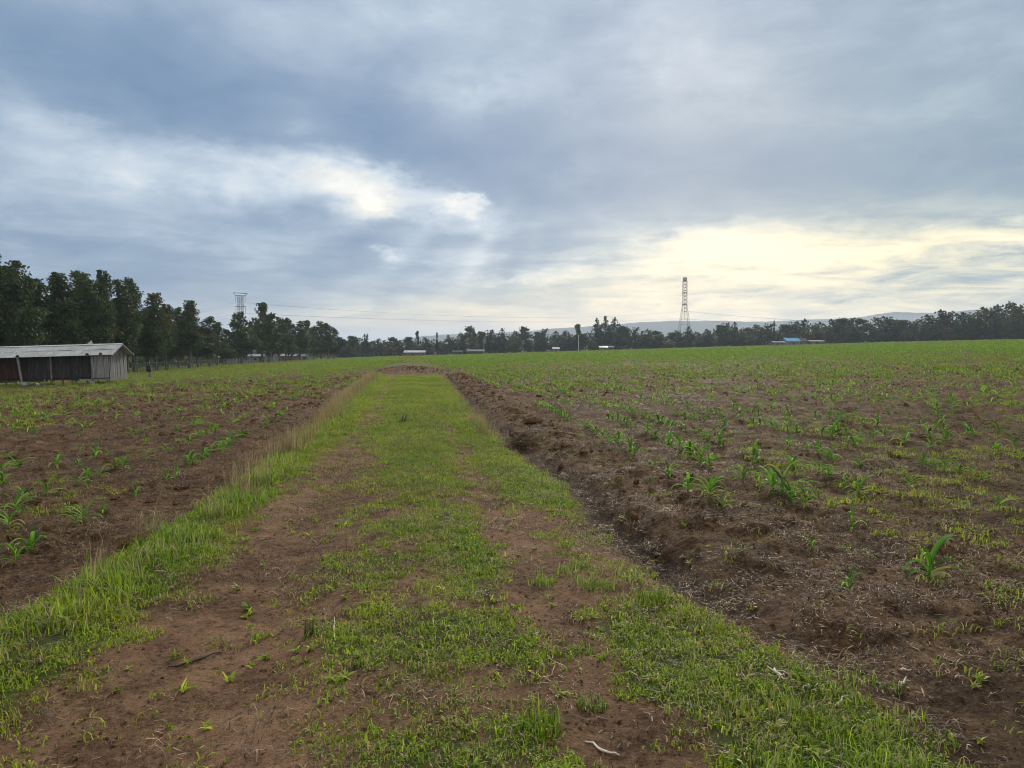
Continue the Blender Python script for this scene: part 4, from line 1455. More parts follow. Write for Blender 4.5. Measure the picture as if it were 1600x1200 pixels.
def scatter(name, protos, P, rot, scl, idx, shade, **kw):
    """one 'stuff' object: patches instanced on points of its own mesh"""
    me = bpy.data.meshes.new(name)
    me.vertices.add(len(P))
    me.vertices.foreach_set('co', np.asarray(P, np.float32).ravel())
    for nm, tp, arr in (('rot', 'FLOAT_VECTOR', rot), ('scl', 'FLOAT', scl), ('idx', 'INT', idx), ('shade', 'FLOAT', shade)):
        a = me.attributes.new(nm, tp, 'POINT')
        if tp == 'FLOAT_VECTOR': a.data.foreach_set('vector', np.asarray(arr, np.float32).ravel())
        else: a.data.foreach_set('value', np.asarray(arr, np.int32 if tp == 'INT' else np.float32))
    o = bpy.data.objects.new(name, me)
    link(o)
    tag(o, kind='stuff', **kw)
    ng = bpy.data.node_groups.new(name, 'GeometryNodeTree')
    ng.interface.new_socket('Geometry', in_out='INPUT', socket_type='NodeSocketGeometry')
    ng.interface.new_socket('Geometry', in_out='OUTPUT', socket_type='NodeSocketGeometry')
    N = ng.nodes
    gi, go = N.new('NodeGroupInput'), N.new('NodeGroupOutput')
    iop = N.new('GeometryNodeInstanceOnPoints')
    jn = N.new('GeometryNodeJoinGeometry')
    for pr in reversed(protos):
        oi = N.new('GeometryNodeObjectInfo')
        oi.inputs['Object'].default_value = pr
        oi.inputs['As Instance'].default_value = False
        g2 = N.new('GeometryNodeGeometryToInstance')
        ng.links.new(oi.outputs['Geometry'], g2.inputs[0])
        ng.links.new(g2.outputs[0], jn.inputs[0])

    def na(nm, tp):
        q = N.new('GeometryNodeInputNamedAttribute')
        q.data_type = tp
        q.inputs['Name'].default_value = nm
        return q.outputs[0]
    ng.links.new(gi.outputs[0], iop.inputs['Points'])
    ng.links.new(jn.outputs[0], iop.inputs['Instance'])
    iop.inputs['Pick Instance'].default_value = True
    ng.links.new(na('idx', 'INT'), iop.inputs['Instance Index'])
    er_ = N.new('FunctionNodeEulerToRotation')
    ng.links.new(na('rot', 'FLOAT_VECTOR'), er_.inputs[0])
    ng.links.new(er_.outputs[0], iop.inputs['Rotation'])
    cb = N.new('ShaderNodeCombineXYZ')
    s_ = na('scl', 'FLOAT')
    for q in range(3): ng.links.new(s_, cb.inputs[q])
    ng.links.new(cb.outputs[0], iop.inputs['Scale'])
    ng.links.new(iop.outputs[0], go.inputs[0])
    md = o.modifiers.new('scatter', 'NODES')
    md.node_group = ng
    return o


def in_view(X, Y, margin=4.0):
    """keep what the photo or a step to its side could show"""
    d = X * HF[0] + Y * HF[1]
    s = X * Rv[0] + Y * Rv[1]
    return (d > 1.2) & (np.abs(s) < d * 0.80 + margin)


def sample(rng, x0, x1, y0, y1, dens):
    n = int((x1 - x0) * (y1 - y0) * dens)
    return rng.uniform(x0, x1, n), rng.uniform(y0, y1, n)


def finish_scatter(rng, name, protos, X, Y, s0, s1, tilt=0.12, sink=0.0, shade=None, zoff=0.0, scl=None, **kw):
    keep = in_view(X, Y)
    if scl is not None: scl = scl[keep]
    if shade is not None: shade = shade[keep]
    X, Y = X[keep], Y[keep]
    n = len(X)
    Z = height(X, Y) - sink + zoff
    rot = np.stack([rng.normal(0, tilt, n), rng.normal(0, tilt, n), rng.uniform(0, 6.283, n)], 1)
    sc = rng.uniform(s0, s1, n)
    if scl is not None: sc = sc * scl
    sh = rng.uniform(0, 1, n) if shade is None else np.clip(shade, 0, 1)
    print(name, n)
    return scatter(name, protos, np.stack([X, Y, Z], 1), rot, sc, rng.integers(0, len(protos), n), sh, **kw)


rng = np.random.default_rng(12)
turf_p = [proto_obj('turf_patch', [ribbons(rng, 44, 0.085, (0.010, 0.042), 0.0040, (0.4, 1.55)), ribbons(rng, 12, 0.09, (0.010, 0.028), 0.009, (0.9, 1.5), 0.5)], 'turf') for _ in range(6)]
lush_p = [proto_obj('lush_patch', [ribbons(rng, 20, 0.10, (0.04, 0.13), 0.0065, (0.1, 1.2), 1.2), ribbons(rng, 26, 0.11, (0.03, 0.08), 0.006, (0.4, 1.45))], 'lush') for _ in range(6)]
sprig_p = [proto_obj('sprig', [ribbons(rng, 11, 0.055, (0.012, 0.045), 0.0055, (0.6, 1.5))], 'weed' if i % 2 else 'turf') for i in range(6)]
stalk_p = [proto_obj('stalk_patch', [ribbons(rng, 34, 0.12, (0.18, 0.50), 0.0052, (0.02, 0.40), 1.5), ribbons(rng, 16, 0.12, (0.08, 0.2), 0.005, (0.1, 1.0))], 'stalk') for _ in range(4)]
weed_p = [proto_obj('weed_patch', [ribbons(rng, 9, 0.012, (0.025, 0.060), 0.012, (0.7, 1.45), 0.6)], 'weed') for _ in range(4)]
wide_p = [proto_obj('weed_cover', [ribbons(rng, 80, 0.45, (0.05, 0.15), 0.022, (0.3, 1.4))], 'weed') for _ in range(4)]
straw_p = [proto_obj('straw_patch', [ribbons(rng, 20, 0.14, (0.015, 0.075), 0.0032, (1.38, 1.58), 0, taper=False), ribbons(rng, 8, 0.14, (0.02, 0.08), 0.003, (1.2, 1.7), 0.5)], 'straw') for _ in range(4)]
strawbig_p = [proto_obj('straw_patch', [ribbons(rng, 26, 0.5, (0.08, 0.26), 0.010, (1.15, 1.60), 0.3, taper=False)], 'straw') for _ in range(3)]

# turf on the path
X, Y = sample(rng, -2.8, 2.6, 1.2, 14, 170)
G = grassiness(X, Y)
k = rng.uniform(0, 1, len(X)) < 0.12 * (G > 0.02) + 0.95 * sstep(0.12, 0.68, G)
shd = fbm(X, Y, 0.9, 3, 101)
finish_scatter(rng, 'turf', turf_p, X[k], Y[k], 0.7, 1.3, shade=(shd[k] - 0.5) * 2 + 0.5, label='short patchy turf growing on the path near the camera', cat='turf')
X, Y = sample(rng, -2.9, 2.8, 14, PATH_END + 1, 90)
G = grassiness(X, Y)
k = rng.uniform(0, 1, len(X)) < sstep(0.2, 0.7, G)
shd = fbm(X, Y, 1.4, 3, 101)
finish_scatter(rng, 'turf', turf_p, X[k], Y[k], 1.1, 1.9, shade=(shd[k] - 0.5) * 2 + 0.5, label='short green turf on the farther part of the path', cat='turf')
# longer fresh grass: left verge, right edge, tufts
X, Y = sample(rng, -3.4, 2.8, 1.2, 52, 110)
er, el_ = edge_right(Y), edge_left(Y)
n = fbm(X, Y, 0.45, 3, 111)
lv = bump(X - el_, 0.30, 0.26) * 1.15
near_r = np.interp(Y, [1.5, 3.9, 4.3, 4.7, 5.2, 6.5, 9, 20, 50], [1.1, 1.0, .3, .55, .4, .15, .6, .55, .5])
rv = bump(er - X, 0.34, 0.30) * near_r + bump(X, 1.35, 0.32) * bump(Y, 2.6, 0.7) * 1.0
tuf = sstep(0.66, 0.74, n) * (X > el_) * (X < er) * 0.7 * sstep(14, 5, Y) * sstep(1.1, 0.2, np.abs(X - .2))
pr = np.clip((lv + rv) * sstep(0.38, 0.60, n) + tuf * .5, 0, 1)
pr = pr * np.interp(Y, [0, 10, 20, 52], [1, .9, .5, .4])
k = rng.uniform(0, 1, len(X)) < pr
finish_scatter(rng, 'grass', lush_p, X[k], Y[k], 0.6, 1.25, scl=0.75 + 0.5 * lv[k], shade=(n[k] - .5) * 1.5 + .5, label='long fresh green grass on both verges of the path', cat='grass')
# dry flowering grass on the left verge and a little on the right
X, Y = sample(rng, -3.2, 2.2, 4.5, 50, 80)
er, el_ = edge_right(Y), edge_left(Y)
n = fbm(X, Y, 1.1, 3, 121)
a = bump(X - el_, 0.12, 0.22) * np.interp(Y, [4.5, 8, 12, 30, 50], [.03, .2, .42, .55, .8]) + bump(er - X, 0.1, 0.12) * np.interp(Y, [8, 12, 14, 17, 50], [0, .0, .35, .12, .0])
k = rng.uniform(0, 1, len(X)) < a * sstep(0.3, 0.55, n)
finish_scatter(rng, 'dry_grass', stalk_p, X[k], Y[k], 0.65, 1.1, label='tall dry pinkish brown seeding grass along the left verge', cat='dry grass')
# sprigs creeping over the worn ruts
X, Y = sample(rng, -2.3, 2.2, 1.4, 22, 85)
er, el_ = edge_right(Y), edge_left(Y)
n = fbm(X, Y, 0.30, 3, 127)
k = (X > el_) & (X < er) & (rng.uniform(0, 1, len(X)) < 0.62 * sstep(0.40, 0.66, n))
finish_scatter(rng, 'sprigs', sprig_p, X[k], Y[k], 0.6, 1.5, shade=np.clip(n[k] * 1.2, 0, 1), label='creeping grass sprigs scattered over the bare ruts', cat='grass')
X, Y = sample(rng, 1.6, 14, 2.4, 16, 60)
er = edge_right(Y)
n = fbm(X, Y, 0.35, 3, 129)
n2 = fbm(X, Y, 1.8, 3, 128)
k = (X > er + .2) & (rng.uniform(0, 1, len(X)) < 0.75 * sstep(0.44, 0.66, n) * sstep(0.35, 0.6, n2))
finish_scatter(rng, 'field_sprigs', sprig_p, X[k], Y[k], 0.6, 1.5, shade=np.clip(n[k] * 1.2, 0, 1), label='sparse green sprigs spread over the near soil right of the ditch', cat='weeds')
# rosettes and seedlings on the worn ruts and bare soil
X, Y = sample(rng, -2.4, 7, 1.5, 16, 26)
er, el_ = edge_right(Y), edge_left(Y)
n = fbm(X, Y, 0.6, 3, 131)
ins = (X > el_) & (X < er)
pr = np.where(ins, 0.55, 0.22) * sstep(0.42, 0.62, n)
k = rng.uniform(0, 1, len(X)) < pr
finish_scatter(rng, 'weeds', weed_p, X[k], Y[k], 0.5, 1.5, tilt=.2, label='small leafy weed rosettes scattered on the bare ruts', cat='weeds')
# low weeds and grass of the fields
X, Y = sample(rng, -18, 26, 2.0, 26, 40)
er, el_ = edge_right(Y), edge_left(Y)
g_ = field_green(X, Y) * ((X > er + .15) | (X < el_ - .1))
n = fbm(X, Y, 0.28, 2, 141)
k = rng.uniform(0, 1, len(X)) < g_ * sstep(0.35, 0.6, n) * 0.9
finish_scatter(rng, 'field_weeds', turf_p, X[k], Y[k], 0.8, 1.9, shade=np.clip(n[k] + .25, 0, 1), label='low green weeds growing in patches on the near field soil', cat='weeds')
X, Y = sample(rng, -75, 110, 22, 110, 2.6)
g_ = field_green(X, Y) * (np.abs(X) > 2.6)
k = rng.uniform(0, 1, len(X)) < g_ * 0.75
finish_scatter(rng, 'field_weeds', wide_p, X[k], Y[k], 0.6, 1.2, label='low green weeds spread over the middle of both fields', cat='weeds')
X, Y = sample(rng, -130, 260, 105, 275, 0.45)
g_ = field_green(X, Y)
keep = np.hypot(X, Y) < 330
k = (rng.uniform(0, 1, len(X)) < np.clip(g_ * .9, 0, 1)) & keep
finish_scatter(rng, 'field_weeds', wide_p, X[k], Y[k], 1.2, 2.4, label='green cover along the far edges of both fields', cat='weeds')
# dead straw and roots
X, Y = sample(rng, -9, 15, 1.5, 22, 60)
er, el_ = edge_right(Y), edge_left(Y)
ins = (X > el_) & (X < er)
n = fbm(X, Y, 0.9, 3, 151)
k = rng.uniform(0, 1, len(X)) < np.where(ins, 0.45, 0.9) * sstep(0.25, 0.55, n)
finish_scatter(rng, 'straw', straw_p, X[k], Y[k], 0.6, 1.4, tilt=.14, zoff=.006, label='dead straw and pale rootlets lying on the turned soil', cat='straw')
X, Y = sample(rng, -40, 60, 18, 75, 2.2)
n = fbm(X, Y, 2.5, 3, 153)
k = (rng.uniform(0, 1, len(X)) < 0.8 * sstep(0.35, 0.6, n)) & (np.abs(X) > 2.4)
finish_scatter(rng, 'straw', strawbig_p, X[k], Y[k], 0.7, 1.3, tilt=.1, zoff=.02, label='dead straw lying over the middle of the fields', cat='straw')

# clods
def clod_obj(seed, n=1):
    r_ = np.random.default_rng(seed)
    import bmesh
    bm = bmesh.new()
    bmesh.ops.create_icosphere(bm, subdivisions=2, radius=1.0)
    a = r_.normal(size=(6, 3))
    a /= np.linalg.norm(a, axis=1)[:, None]
    w = r_.uniform(-.45, .35, 6)
    for v in bm.verts:
        d = np.array(v.co)
        s = 1 + sum(wi * max(0, d @ ai) ** 2 for wi, ai in zip(w, a)) + r_.normal(0, .15)
        v.co = Vector(d * s * np.array([1, .85, .62]))
    me = bpy.data.meshes.new('clod')
    bm.to_mesh(me)
    bm.free()
    me.materials.append(M['clod'])
    return bpy.data.objects.new('clod', me)


clods = [clod_obj(200 + i) for i in range(6)]
X, Y = sample(rng, -22, 30, 2.0, 50, 38)
er, el_ = edge_right(Y), edge_left(Y)
out_r, out_l = X - er, el_ - X
n = fbm(X, Y, 1.4, 3, 161)
bermz = bump(out_r, 0.95, 0.65) * sstep(4.5, 8, Y)
pr = (0.15 + 0.5 * sstep(0.45, 0.65, n) + 0.8 * bermz) * ((out_r > 0.3) | (out_l > 0.25)) * sstep(3, 9, Y + 3)
pr = pr * np.where(X < 0, 1.3, 0.8)
k = rng.uniform(0, 1, len(X)) < pr
Xk, Yk = X[k], Y[k]
size = 0.008 + 0.034 * rng.uniform(0, 1, len(Xk)) ** 4 * (1 + 0.8 * bermz[k]) + 0.03 * (rng.uniform(0, 1, len(Xk)) < .02)
size *= (1 + 0.5 * sstep(12, 30, Yk)) * np.where(Xk < 0, 1.35, 1.0)
finish_scatter(rng, 'clods', clods, Xk, Yk, 0.8, 1.3, tilt=.6, scl=size, label='crumbled dark soil clods strewn over the tilled fields', cat='soil clods')
X, Y = sample(rng, -5, 9, 1.5, 13, 300)
n = fbm(X, Y, 0.5, 3, 163)
er, el_ = edge_right(Y), edge_left(Y)
ins = (X > el_) & (X < er)
k = rng.uniform(0, 1, len(X)) < np.where(ins, 0.35, 0.9) * sstep(0.35, 0.6, n)
finish_scatter(rng, 'crumbs', clods, X[k], Y[k], 0.003, 0.011, tilt=.6, label='small crumbs of earth on the bare soil near the camera', cat='soil crumbs')
X = rng.normal(0, 1.5, 420)
Y = rng.normal(56.5, 2.0, 420)
finish_scatter(rng, 'mound_clods', clods, X, Y, 0.03, 0.08, tilt=.6, label='loose lumps of earth on the mound closing the path', cat='soil clods')

# ------------------------------------------------------------------ maize
def maize_leaf(r_, L, W, lean0, droop, az, z0, segs=6):
    """one arching folded leaf, returns verts, faces, tint"""
    V, F = [], []
    p = np.array([0, 0, z0])
    ang = lean0
    dx, dy = math.cos(az), math.sin(az)
    side = np.array([-dy, dx, 0])
    t0 = r_.uniform(0.1, 0.9)
    for k in range(segs + 1):
        t = k / segs
        w = W * (math.sin(math.pi * min(0.14 + 0.86 * t, 1)) ** 0.6) * (1 - 0.2 * t)
        if k == segs: w = 0.0008
        d = np.array([dx * math.sin(ang), dy * math.sin(ang), math.cos(ang)])
        nrm = np.cross(d, side)
        V += [p + side * w / 2 - nrm * w * -0.22, p, p - side * w / 2 - nrm * w * -0.22]
        p = p + d * L / segs
        ang += droop / segs * (0.5 + 1.2 * t)
    for k in range(segs):
        a = 3 * k
        F += [(a, a + 1, a + 4, a + 3), (a + 1, a + 2, a + 5, a + 4)]
    return np.array(V), F, np.full(len(V), t0)


def maize_parts(seed, s=1.0, nl=7, segs=6):
    r_ = random.Random(seed)
    leaves = []
    for i in range(nl):
        t = i / (nl - 1)
        L = r_.uniform(0.15, 0.235) * (0.7 + 0.6 * math.sin(math.pi * (0.2 + 0.6 * t))) * s
        az = (i % 2) * math.pi + r_.uniform(-.7, .7) + seed
        leaves.append(maize_leaf(r_, L, r_.uniform(.026, .040) * s, 1.05 - 0.72 * t + r_.uniform(-.1, .25), r_.uniform(1.4, 2.9) * (1 - .3 * t), az, (0.01 + 0.075 * t) * s, segs))
    mb = MB()
    mb.tube([(0, 0, -.02), (0.002, 0, .05 * s), (0.0, 0.002, .11 * s)], [.011 * s, .009 * s, .004 * s], 6)
    V = np.array(mb.v)
    return leaves, (V, mb.f, np.full(len(V), 0.75))


maize_kinds = []
for i in range(6):
    lv_, st = maize_parts(i * 3 + 1, nl=(8, 9, 6, 8, 7, 9)[i])
    maize_kinds.append((lv_, st))
maize_part_meshes = [([mesh_np('leaf', *l[:2], M['maize'], True, l[2]) for l in lv_], mesh_np('stem', st[0], st[1], M['maize'], True, st[2])) for lv_, st in maize_kinds]
maize_whole = []
for lv_, st in maize_kinds:
    V, F, t = join_parts(lv_ + [st])
    maize_whole.append(mesh_np('maize_plant', V, F, M['maize'], True, t))


def hero(u, v, s, label, kind, rz):
    g = on_ground(u, v)
    e = empty('maize_plant', (g[0], g[1], g[2] - .005), rz, label=label, cat='maize plant', group='young maize plants')
    e.scale = (s, s, s * 1.22)
    lm, sm_ = maize_part_meshes[kind]
    for m_ in lm: link(bpy.data.objects.new('leaf', m_), e)
    link(bpy.data.objects.new('stem', sm_), e)
    return g


heroes = [
    (1222, 783, 1.45, 'tall broad-leaved maize plant, largest in the right field, left of its twin', 0), (1207, 775, 1.15, 'maize plant leaning left beside the largest plant in the right field', 3),
    (1236, 792, 1.2, 'tall maize plant touching the right side of the largest plant', 1), (1258, 797, .85, 'low yellowish maize plant just right of the largest pair', 4),
    (1452, 902, 1.15, 'blue-green maize plant standing alone lowest in the right field', 5), (1325, 925, .65, 'small yellow maize seedling left of the lone blue-green plant', 2),
    (1268, 862, .45, 'tiny maize seedling above the hollow in the right field', 2), (1332, 828, .75, 'small upright maize plant right of the largest pair', 2),
    (1130, 808, .8, 'last yellowish maize plant at the near end of the first right row', 4), (1108, 798, .95, 'arching maize plant second from the near end of the first right row', 3),
    (1075, 780, 1.0, 'bright maize plant with a bent leaf in the first right row', 0), (1045, 757, .9, 'dark maize plant left of the bent-leaved one in the first right row', 1),
    (1022, 735, .6, 'small maize seedling in the gap of the first right row', 2), (985, 712, 1.0, 'maize plant closing the dense clump of the first right row', 5),
    (968, 704, 1.1, 'leafy maize plant in the dense clump of the first right row', 0), (952, 697, .95, 'bright maize plant at the left of the dense clump', 3),
    (1160, 757, .95, 'narrow blue-green maize plant between the first two right rows', 1), (1178, 727, 1.25, 'tall dark maize plant behind the narrow blue-green one', 5),
    (1095, 728, 1.15, 'dense dark maize plant at the near end of the second right row', 3), (1108, 735, .95, 'maize plant ending the second right row', 0),
    (1078, 718, 1.1, 'leafy maize plant in the second right row', 1), (1062, 709, 1.0, 'maize plant in the second right row above the dense clump', 4),
    (1046, 700, .95, 'yellowish maize plant farther along the second right row', 2), (1300, 692, 1.15, 'dark maize plant of the pair in the middle of the right field', 5),
    (1284, 690, .95, 'lighter maize plant of the pair in the middle of the right field', 0), (1343, 697, 1.0, 'bent-topped single maize plant right of the middle pair', 3),
    (1415, 675, .85, 'pale maize plant right of the bent-topped one', 4), (1512, 680, 1.0, 'maize plant left of two at the right edge of the field', 1),
    (1560, 682, 1.25, 'tall maize plant right of two at the right edge of the field', 5), (1585, 700, 1.1, 'green maize clump cut by grass at the right edge', 0),
    (1238, 742, .9, 'dark maize plant behind the largest pair', 1),
    (73, 768, 1.25, 'tall narrow maize plant near the left edge of the left field', 5), (38, 780, 1.0, 'bushy maize plant at the left edge of the left field', 0),
    (130, 803, 1.05, 'arching maize plant nearest the big turf clod on the left', 3), (118, 806, .8, 'small bright maize plant beside the arching one on the left', 4),
    (160, 790, .75, 'yellow maize seedling right of the arching one on the left', 2), (157, 742, .95, 'maize plant in the middle of the left field', 0),
    (194, 732, 1.05, 'upright maize plant right of the middle one on the left', 5), (181, 733, .95, 'dark maize plant left of the upright one', 1),
    (259, 743, 1.0, 'yellowish maize plant by the dark clod in the first left row', 4), (275, 735, .85, 'thin maize plant next to the dark clod', 2),
    (213, 763, .8, 'single small maize plant before the round clod', 1), (89, 725, 1.1, 'wide-leaved maize plant far left behind the others', 3),
    (227, 715, .95, 'maize plant left of the long clump in the first left row', 0), (22, 855, .95, 'lowest maize plant on the left field, near the edge', 5),
    (4, 755, 1.1, 'maize plant cut by the left edge', 1), (345, 698, 1.05, 'bright clump plant nearest the dry verge grass', 3), (355, 695, .9, 'second plant of the bright clump by the dry verge grass', 0),
    (14, 815, .95, 'maize plant with long leaves low at the left edge', 3),
]
hero_xy = []
for i, (u, v, s, lab, k_) in enumerate(heroes):
    if u < 400: s *= 0.80
    g = hero(u, v, s * 1.0, lab, k_, rnd.uniform(0, 6.28))
    hero_xy.append((g[0], g[1]))
hero_xy = np.array(hero_xy)


def row_shift(Y):
    return 0.85 * (1 - np.exp(-np.maximum(Y - 6.5, 0) / 9.0))


cand = []
rg = np.random.default_rng(44)
for j in range(0, 150):
    x0 = 2.95 + j * 0.82
    Yp = np.arange(6.0 + rg.uniform(0, .3), 240, 0.24) + 0
    Yp = Yp + rg.uniform(-.08, .08, len(Yp))
    cand.append(np.stack([x0 + row_shift(Yp) + rg.normal(0, .035, len(Yp)), Yp, np.full(len(Yp), j)], 1))
for j in range(0, 17):
    x0 = -3.35 - j * 0.82
    Yp = np.arange(6.0 + rg.uniform(0, .3), 230, 0.30)
    Yp = Yp + rg.uniform(-.08, .08, len(Yp))
    cand.append(np.stack([x0 + rg.normal(0, .035, len(Yp)), Yp, np.full(len(Yp), -1 - j)], 1))
cand = np.concatenate(cand)
X, Y = cand[:, 0], cand[:, 1]
r_ = np.hypot(X, Y)
clump = fbm(cand[:, 2] * 7.3, Y, 1.15, 3, 171)
reg = fbm(X, Y, 7.0, 3, 173)
pr = sstep(0.43, 0.54, clump) * np.clip(0.28 + (reg - 0.38) * 2.4 + 0.22 * sstep(12, 40, r_), 0.10, 0.95)
pr = np.where((np.abs(X) < 9) & (Y > 9) & (X > 0), np.maximum(pr, .85 * sstep(.34, .46, clump)), pr)
pr = np.where((X > -7) & (X < 0) & (Y > 9) & (Y < 60), np.maximum(pr, .8 * sstep(.40, .52, clump)), pr)
pr = pr * np.where(X < 0, np.where(Y < 40, 0.6, 0.9), 1.0) * np.where(X < 0, 1.0, sstep(6.2, 9, r_ + 0 * X))
pr = np.where((cand[:, 2] <= 1) & (cand[:, 2] >= 0) & (Y > 10) & (Y < 40), np.maximum(pr, .55 * sstep(.42, .55, clump)), pr)
pr = np.where(r_ > 110, pr * .8 + .10, pr)
pr = np.where((np.abs(X) < 4) & (Y > 50) & (Y < 62), 0, pr)
k = (rg.uniform(0, 1, len(X)) < pr) & in_view(X, Y, 1.0) & (r_ < 235)
# no doubles on the hand-placed plants
d_h = np.min(np.hypot(X[:, None] - hero_xy[None, :, 0], Y[:, None] - hero_xy[None, :, 1]), axis=1) if len(X) < 200000 else np.full(len(X), 9.0)
k &= ~((d_h < 0.25))
cand = cand[k]
cand = cand[np.argsort(np.hypot(cand[:, 0], cand[:, 1]))]
n_ind = 300 - len(heroes)
ind, rest = cand[:n_ind], cand[n_ind:]


def row_label(j, y):
    side = 'right' if j >= 0 else 'left'
    nth = ['first', 'second', 'third', 'fourth', 'fifth', 'sixth', 'seventh', 'eighth', 'ninth', 'tenth', 'eleventh', 'twelfth', 'thirteenth', 'fourteenth', 'fifteenth']
    jj = int(j) if j >= 0 else int(-j - 1)
    where = 'nearest stretch' if y < 11 else 'middle stretch' if y < 16 else 'farther stretch'
    return 'maize plant in the %s of the %s %s row' % (where, nth[min(jj, 14)], side)


Zi = height(ind[:, 0], ind[:, 1])
for (x_, y_, j), z_ in zip(ind, Zi):
    o = bpy.data.objects.new('maize_plant', maize_whole[rnd.randrange(6)])
    o.location = (x_, y_, z_ - .005)
    s = rnd.uniform(0.55, 1.10)
    o.scale = (s, s, s * rnd.uniform(.9, 1.15))
    o.rotation_euler = (rnd.uniform(-.1, .1), rnd.uniform(-.1, .1), rnd.uniform(0, 6.28))
    link(o)
    tag(o, row_label(j, y_), 'maize plant', 'young maize plants')

low_kinds = []
for i in range(5):
    lv_, st = maize_parts(i * 5 + 2, nl=7, segs=3)
    low_kinds.append(proto_obj('maize_low', lv_, 'maize', True))
n = len(rest)
Z = height(rest[:, 0], rest[:, 1])
rr_ = np.hypot(rest[:, 0], rest[:, 1])
print('maize rest', n)
rot = np.stack([rg.normal(0, .08, n), rg.normal(0, .08, n), rg.uniform(0, 6.28, n)], 1)
scatter('maize_crop', low_kinds, np.stack([rest[:, 0], rest[:, 1], Z], 1), rot, rg.uniform(.55, 1.15, n) * (1 + .5 * sstep(50, 140, rr_)), rg.integers(0, 5, n), rg.uniform(0, 1, n),
        label='young maize crop in rows over the far parts of both fields', cat='maize crop')

# ------------------------------------------------------------------ single small things near the camera
def tuft(u, v, label, seed, mat, n, spread, h, w, lean, name='grass_tuft', dz=0.0):
    g = on_ground(u, v)
    r2 = np.random.default_rng(seed)
    V, F, t = ribbons(r2, n, spread, h, w, lean, 1.3)
    o = bpy.data.objects.new(name, mesh_np(name, V, F, M[mat], False, t))
    o.location = (g[0], g[1], g[2] + dz)
    link(o)
    return tag(o, label, 'grass tuft')


tuft(483, 997, 'dark upright rush tuft standing alone on the left rut', 1, 'rush', 55, .03, (.04, .13), .0032, (0.0, .75), 'rush_tuft')
tuft(553, 1055, 'dark thin grass tuft at the edge of the centre turf strip', 2, 'rush', 40, .05, (.03, .11), .003, (0.1, 1.0), 'rush_tuft')
tuft(845, 1140, 'broad spiky grass tuft low in the centre of the path', 3, 'turf', 150, .09, (.05, .12), .005, (.1, 1.2))
tuft(925, 1095, 'compact bright grass tuft on the right rut', 4, 'lush', 150, .07, (.02, .055), .005, (.1, 1.2))
tuft(1020, 940, 'long-bladed grass tuft at the near end of the ditch', 5, 'lush', 110, .10, (.06, .15), .006, (.1, 1.2))
tuft(905, 885, 'rounded green grass tuft on the path edge left of the ditch', 6, 'lush', 150, .10, (.03, .09), .005, (.1, 1.2))
tuft(935, 920, 'bright grass tuft on the path just before the ditch end', 7, 'lush', 150, .12, (.03, .09), .005, (.1, 1.2))
tuft(910, 1010, 'flat green grass cushion on the bare part of the right rut', 8, 'turf', 170, .08, (.02, .05), .005, (.3, 1.3))
tuft(1395, 1075, 'small grass tuft beside the pale bark chips', 9, 'lush', 40, .05, (.04, .09), .004, (.1, 1.0))
tuft(630, 662, 'dark grass tuft on the far turf strip', 10, 'rush', 60, .12, (.10, .26), .009, (0, .6))
tuft(790, 645, 'dark green tuft near the right edge of the far turf', 11, 'rush', 60, .12, (.08, .18), .009, (0, .8))


def crooked(u0, v0, u1, v1, rad, label, mat, name, seed, lift=0.02, wob=.12, cat='twig', fork=False):
    r2 = np.random.default_rng(seed)
    a, b = on_ground(u0, v0), on_ground(u1, v1)
    L = np.linalg.norm(b - a)
    pts_ = []
    for i in range(7):
        t = i / 6
        p = a + (b - a) * t + r2.normal(0, wob * L * .3, 3) * math.sin(math.pi * t)
        p[2] = float(height(np.array([p[0]]), np.array([p[1]]))[0]) + lift * (.4 + r2.uniform(0, 1))
        pts_.append(p)
    c = np.mean(pts_, axis=0)
    mb = MB()
    mb.tube([p - c for p in pts_], rad * np.array([.6, .9, 1, .95, .8, .6, .3]), 6)
    if fork:
        p = pts_[1] - c
        mb.tube([p, p + np.array([.03, -.02, .01]), p + np.array([.055, -.05, .0])], [rad * .7, rad * .5, rad * .3], 5)
        p = pts_[2] - c
        mb.tube([p, p + np.array([-.03, .03, .02])], [rad * .7, rad * .3], 5)
    o = mb.build(name, M[mat], None, True, label=label, cat=cat)
    o.location = c
    return o


crooked(262, 1041, 348, 1015, .006, 'thin dark brown stick lying on the left rut', 'twig', 'stick', 1, .008, .04)
crooked(914, 1152, 968, 1178, .0055, 'pale curved twig low on the right rut', 'pale', 'stick', 2, .008, .3)
crooked(524, 1010, 522, 972, .004, 'upright pale straw beside the dark rush tuft', 'pale', 'dry_stem', 3, .02, .1, 'stem')
crooked(1210, 1048, 1229, 1068, .0075, 'pale forked root lying at the grass edge on the right', 'pale', 'root', 4, .015, .25, 'root', True)
crooked(1402, 1072, 1416, 1058, .008, 'pale split bark chip, lower of the two in the right hollow', 'pale', 'bark_chip', 5, .012, .1, 'bark')
crooked(1405, 1045, 1424, 1048, .006, 'pale bark chip, upper of the two in the right hollow', 'pale', 'bark_chip', 6, .012, .15, 'bark')
crooked(80, 1010, 230, 940, .004, 'long thin root along the inner edge of the left verge', 'twig', 'root', 7, .008, .05, 'root')
crooked(1305, 1110, 1325, 1090, .004, 'short grey twig in the soil at the lower right', 'pale', 'stick', 8, .01, .2)


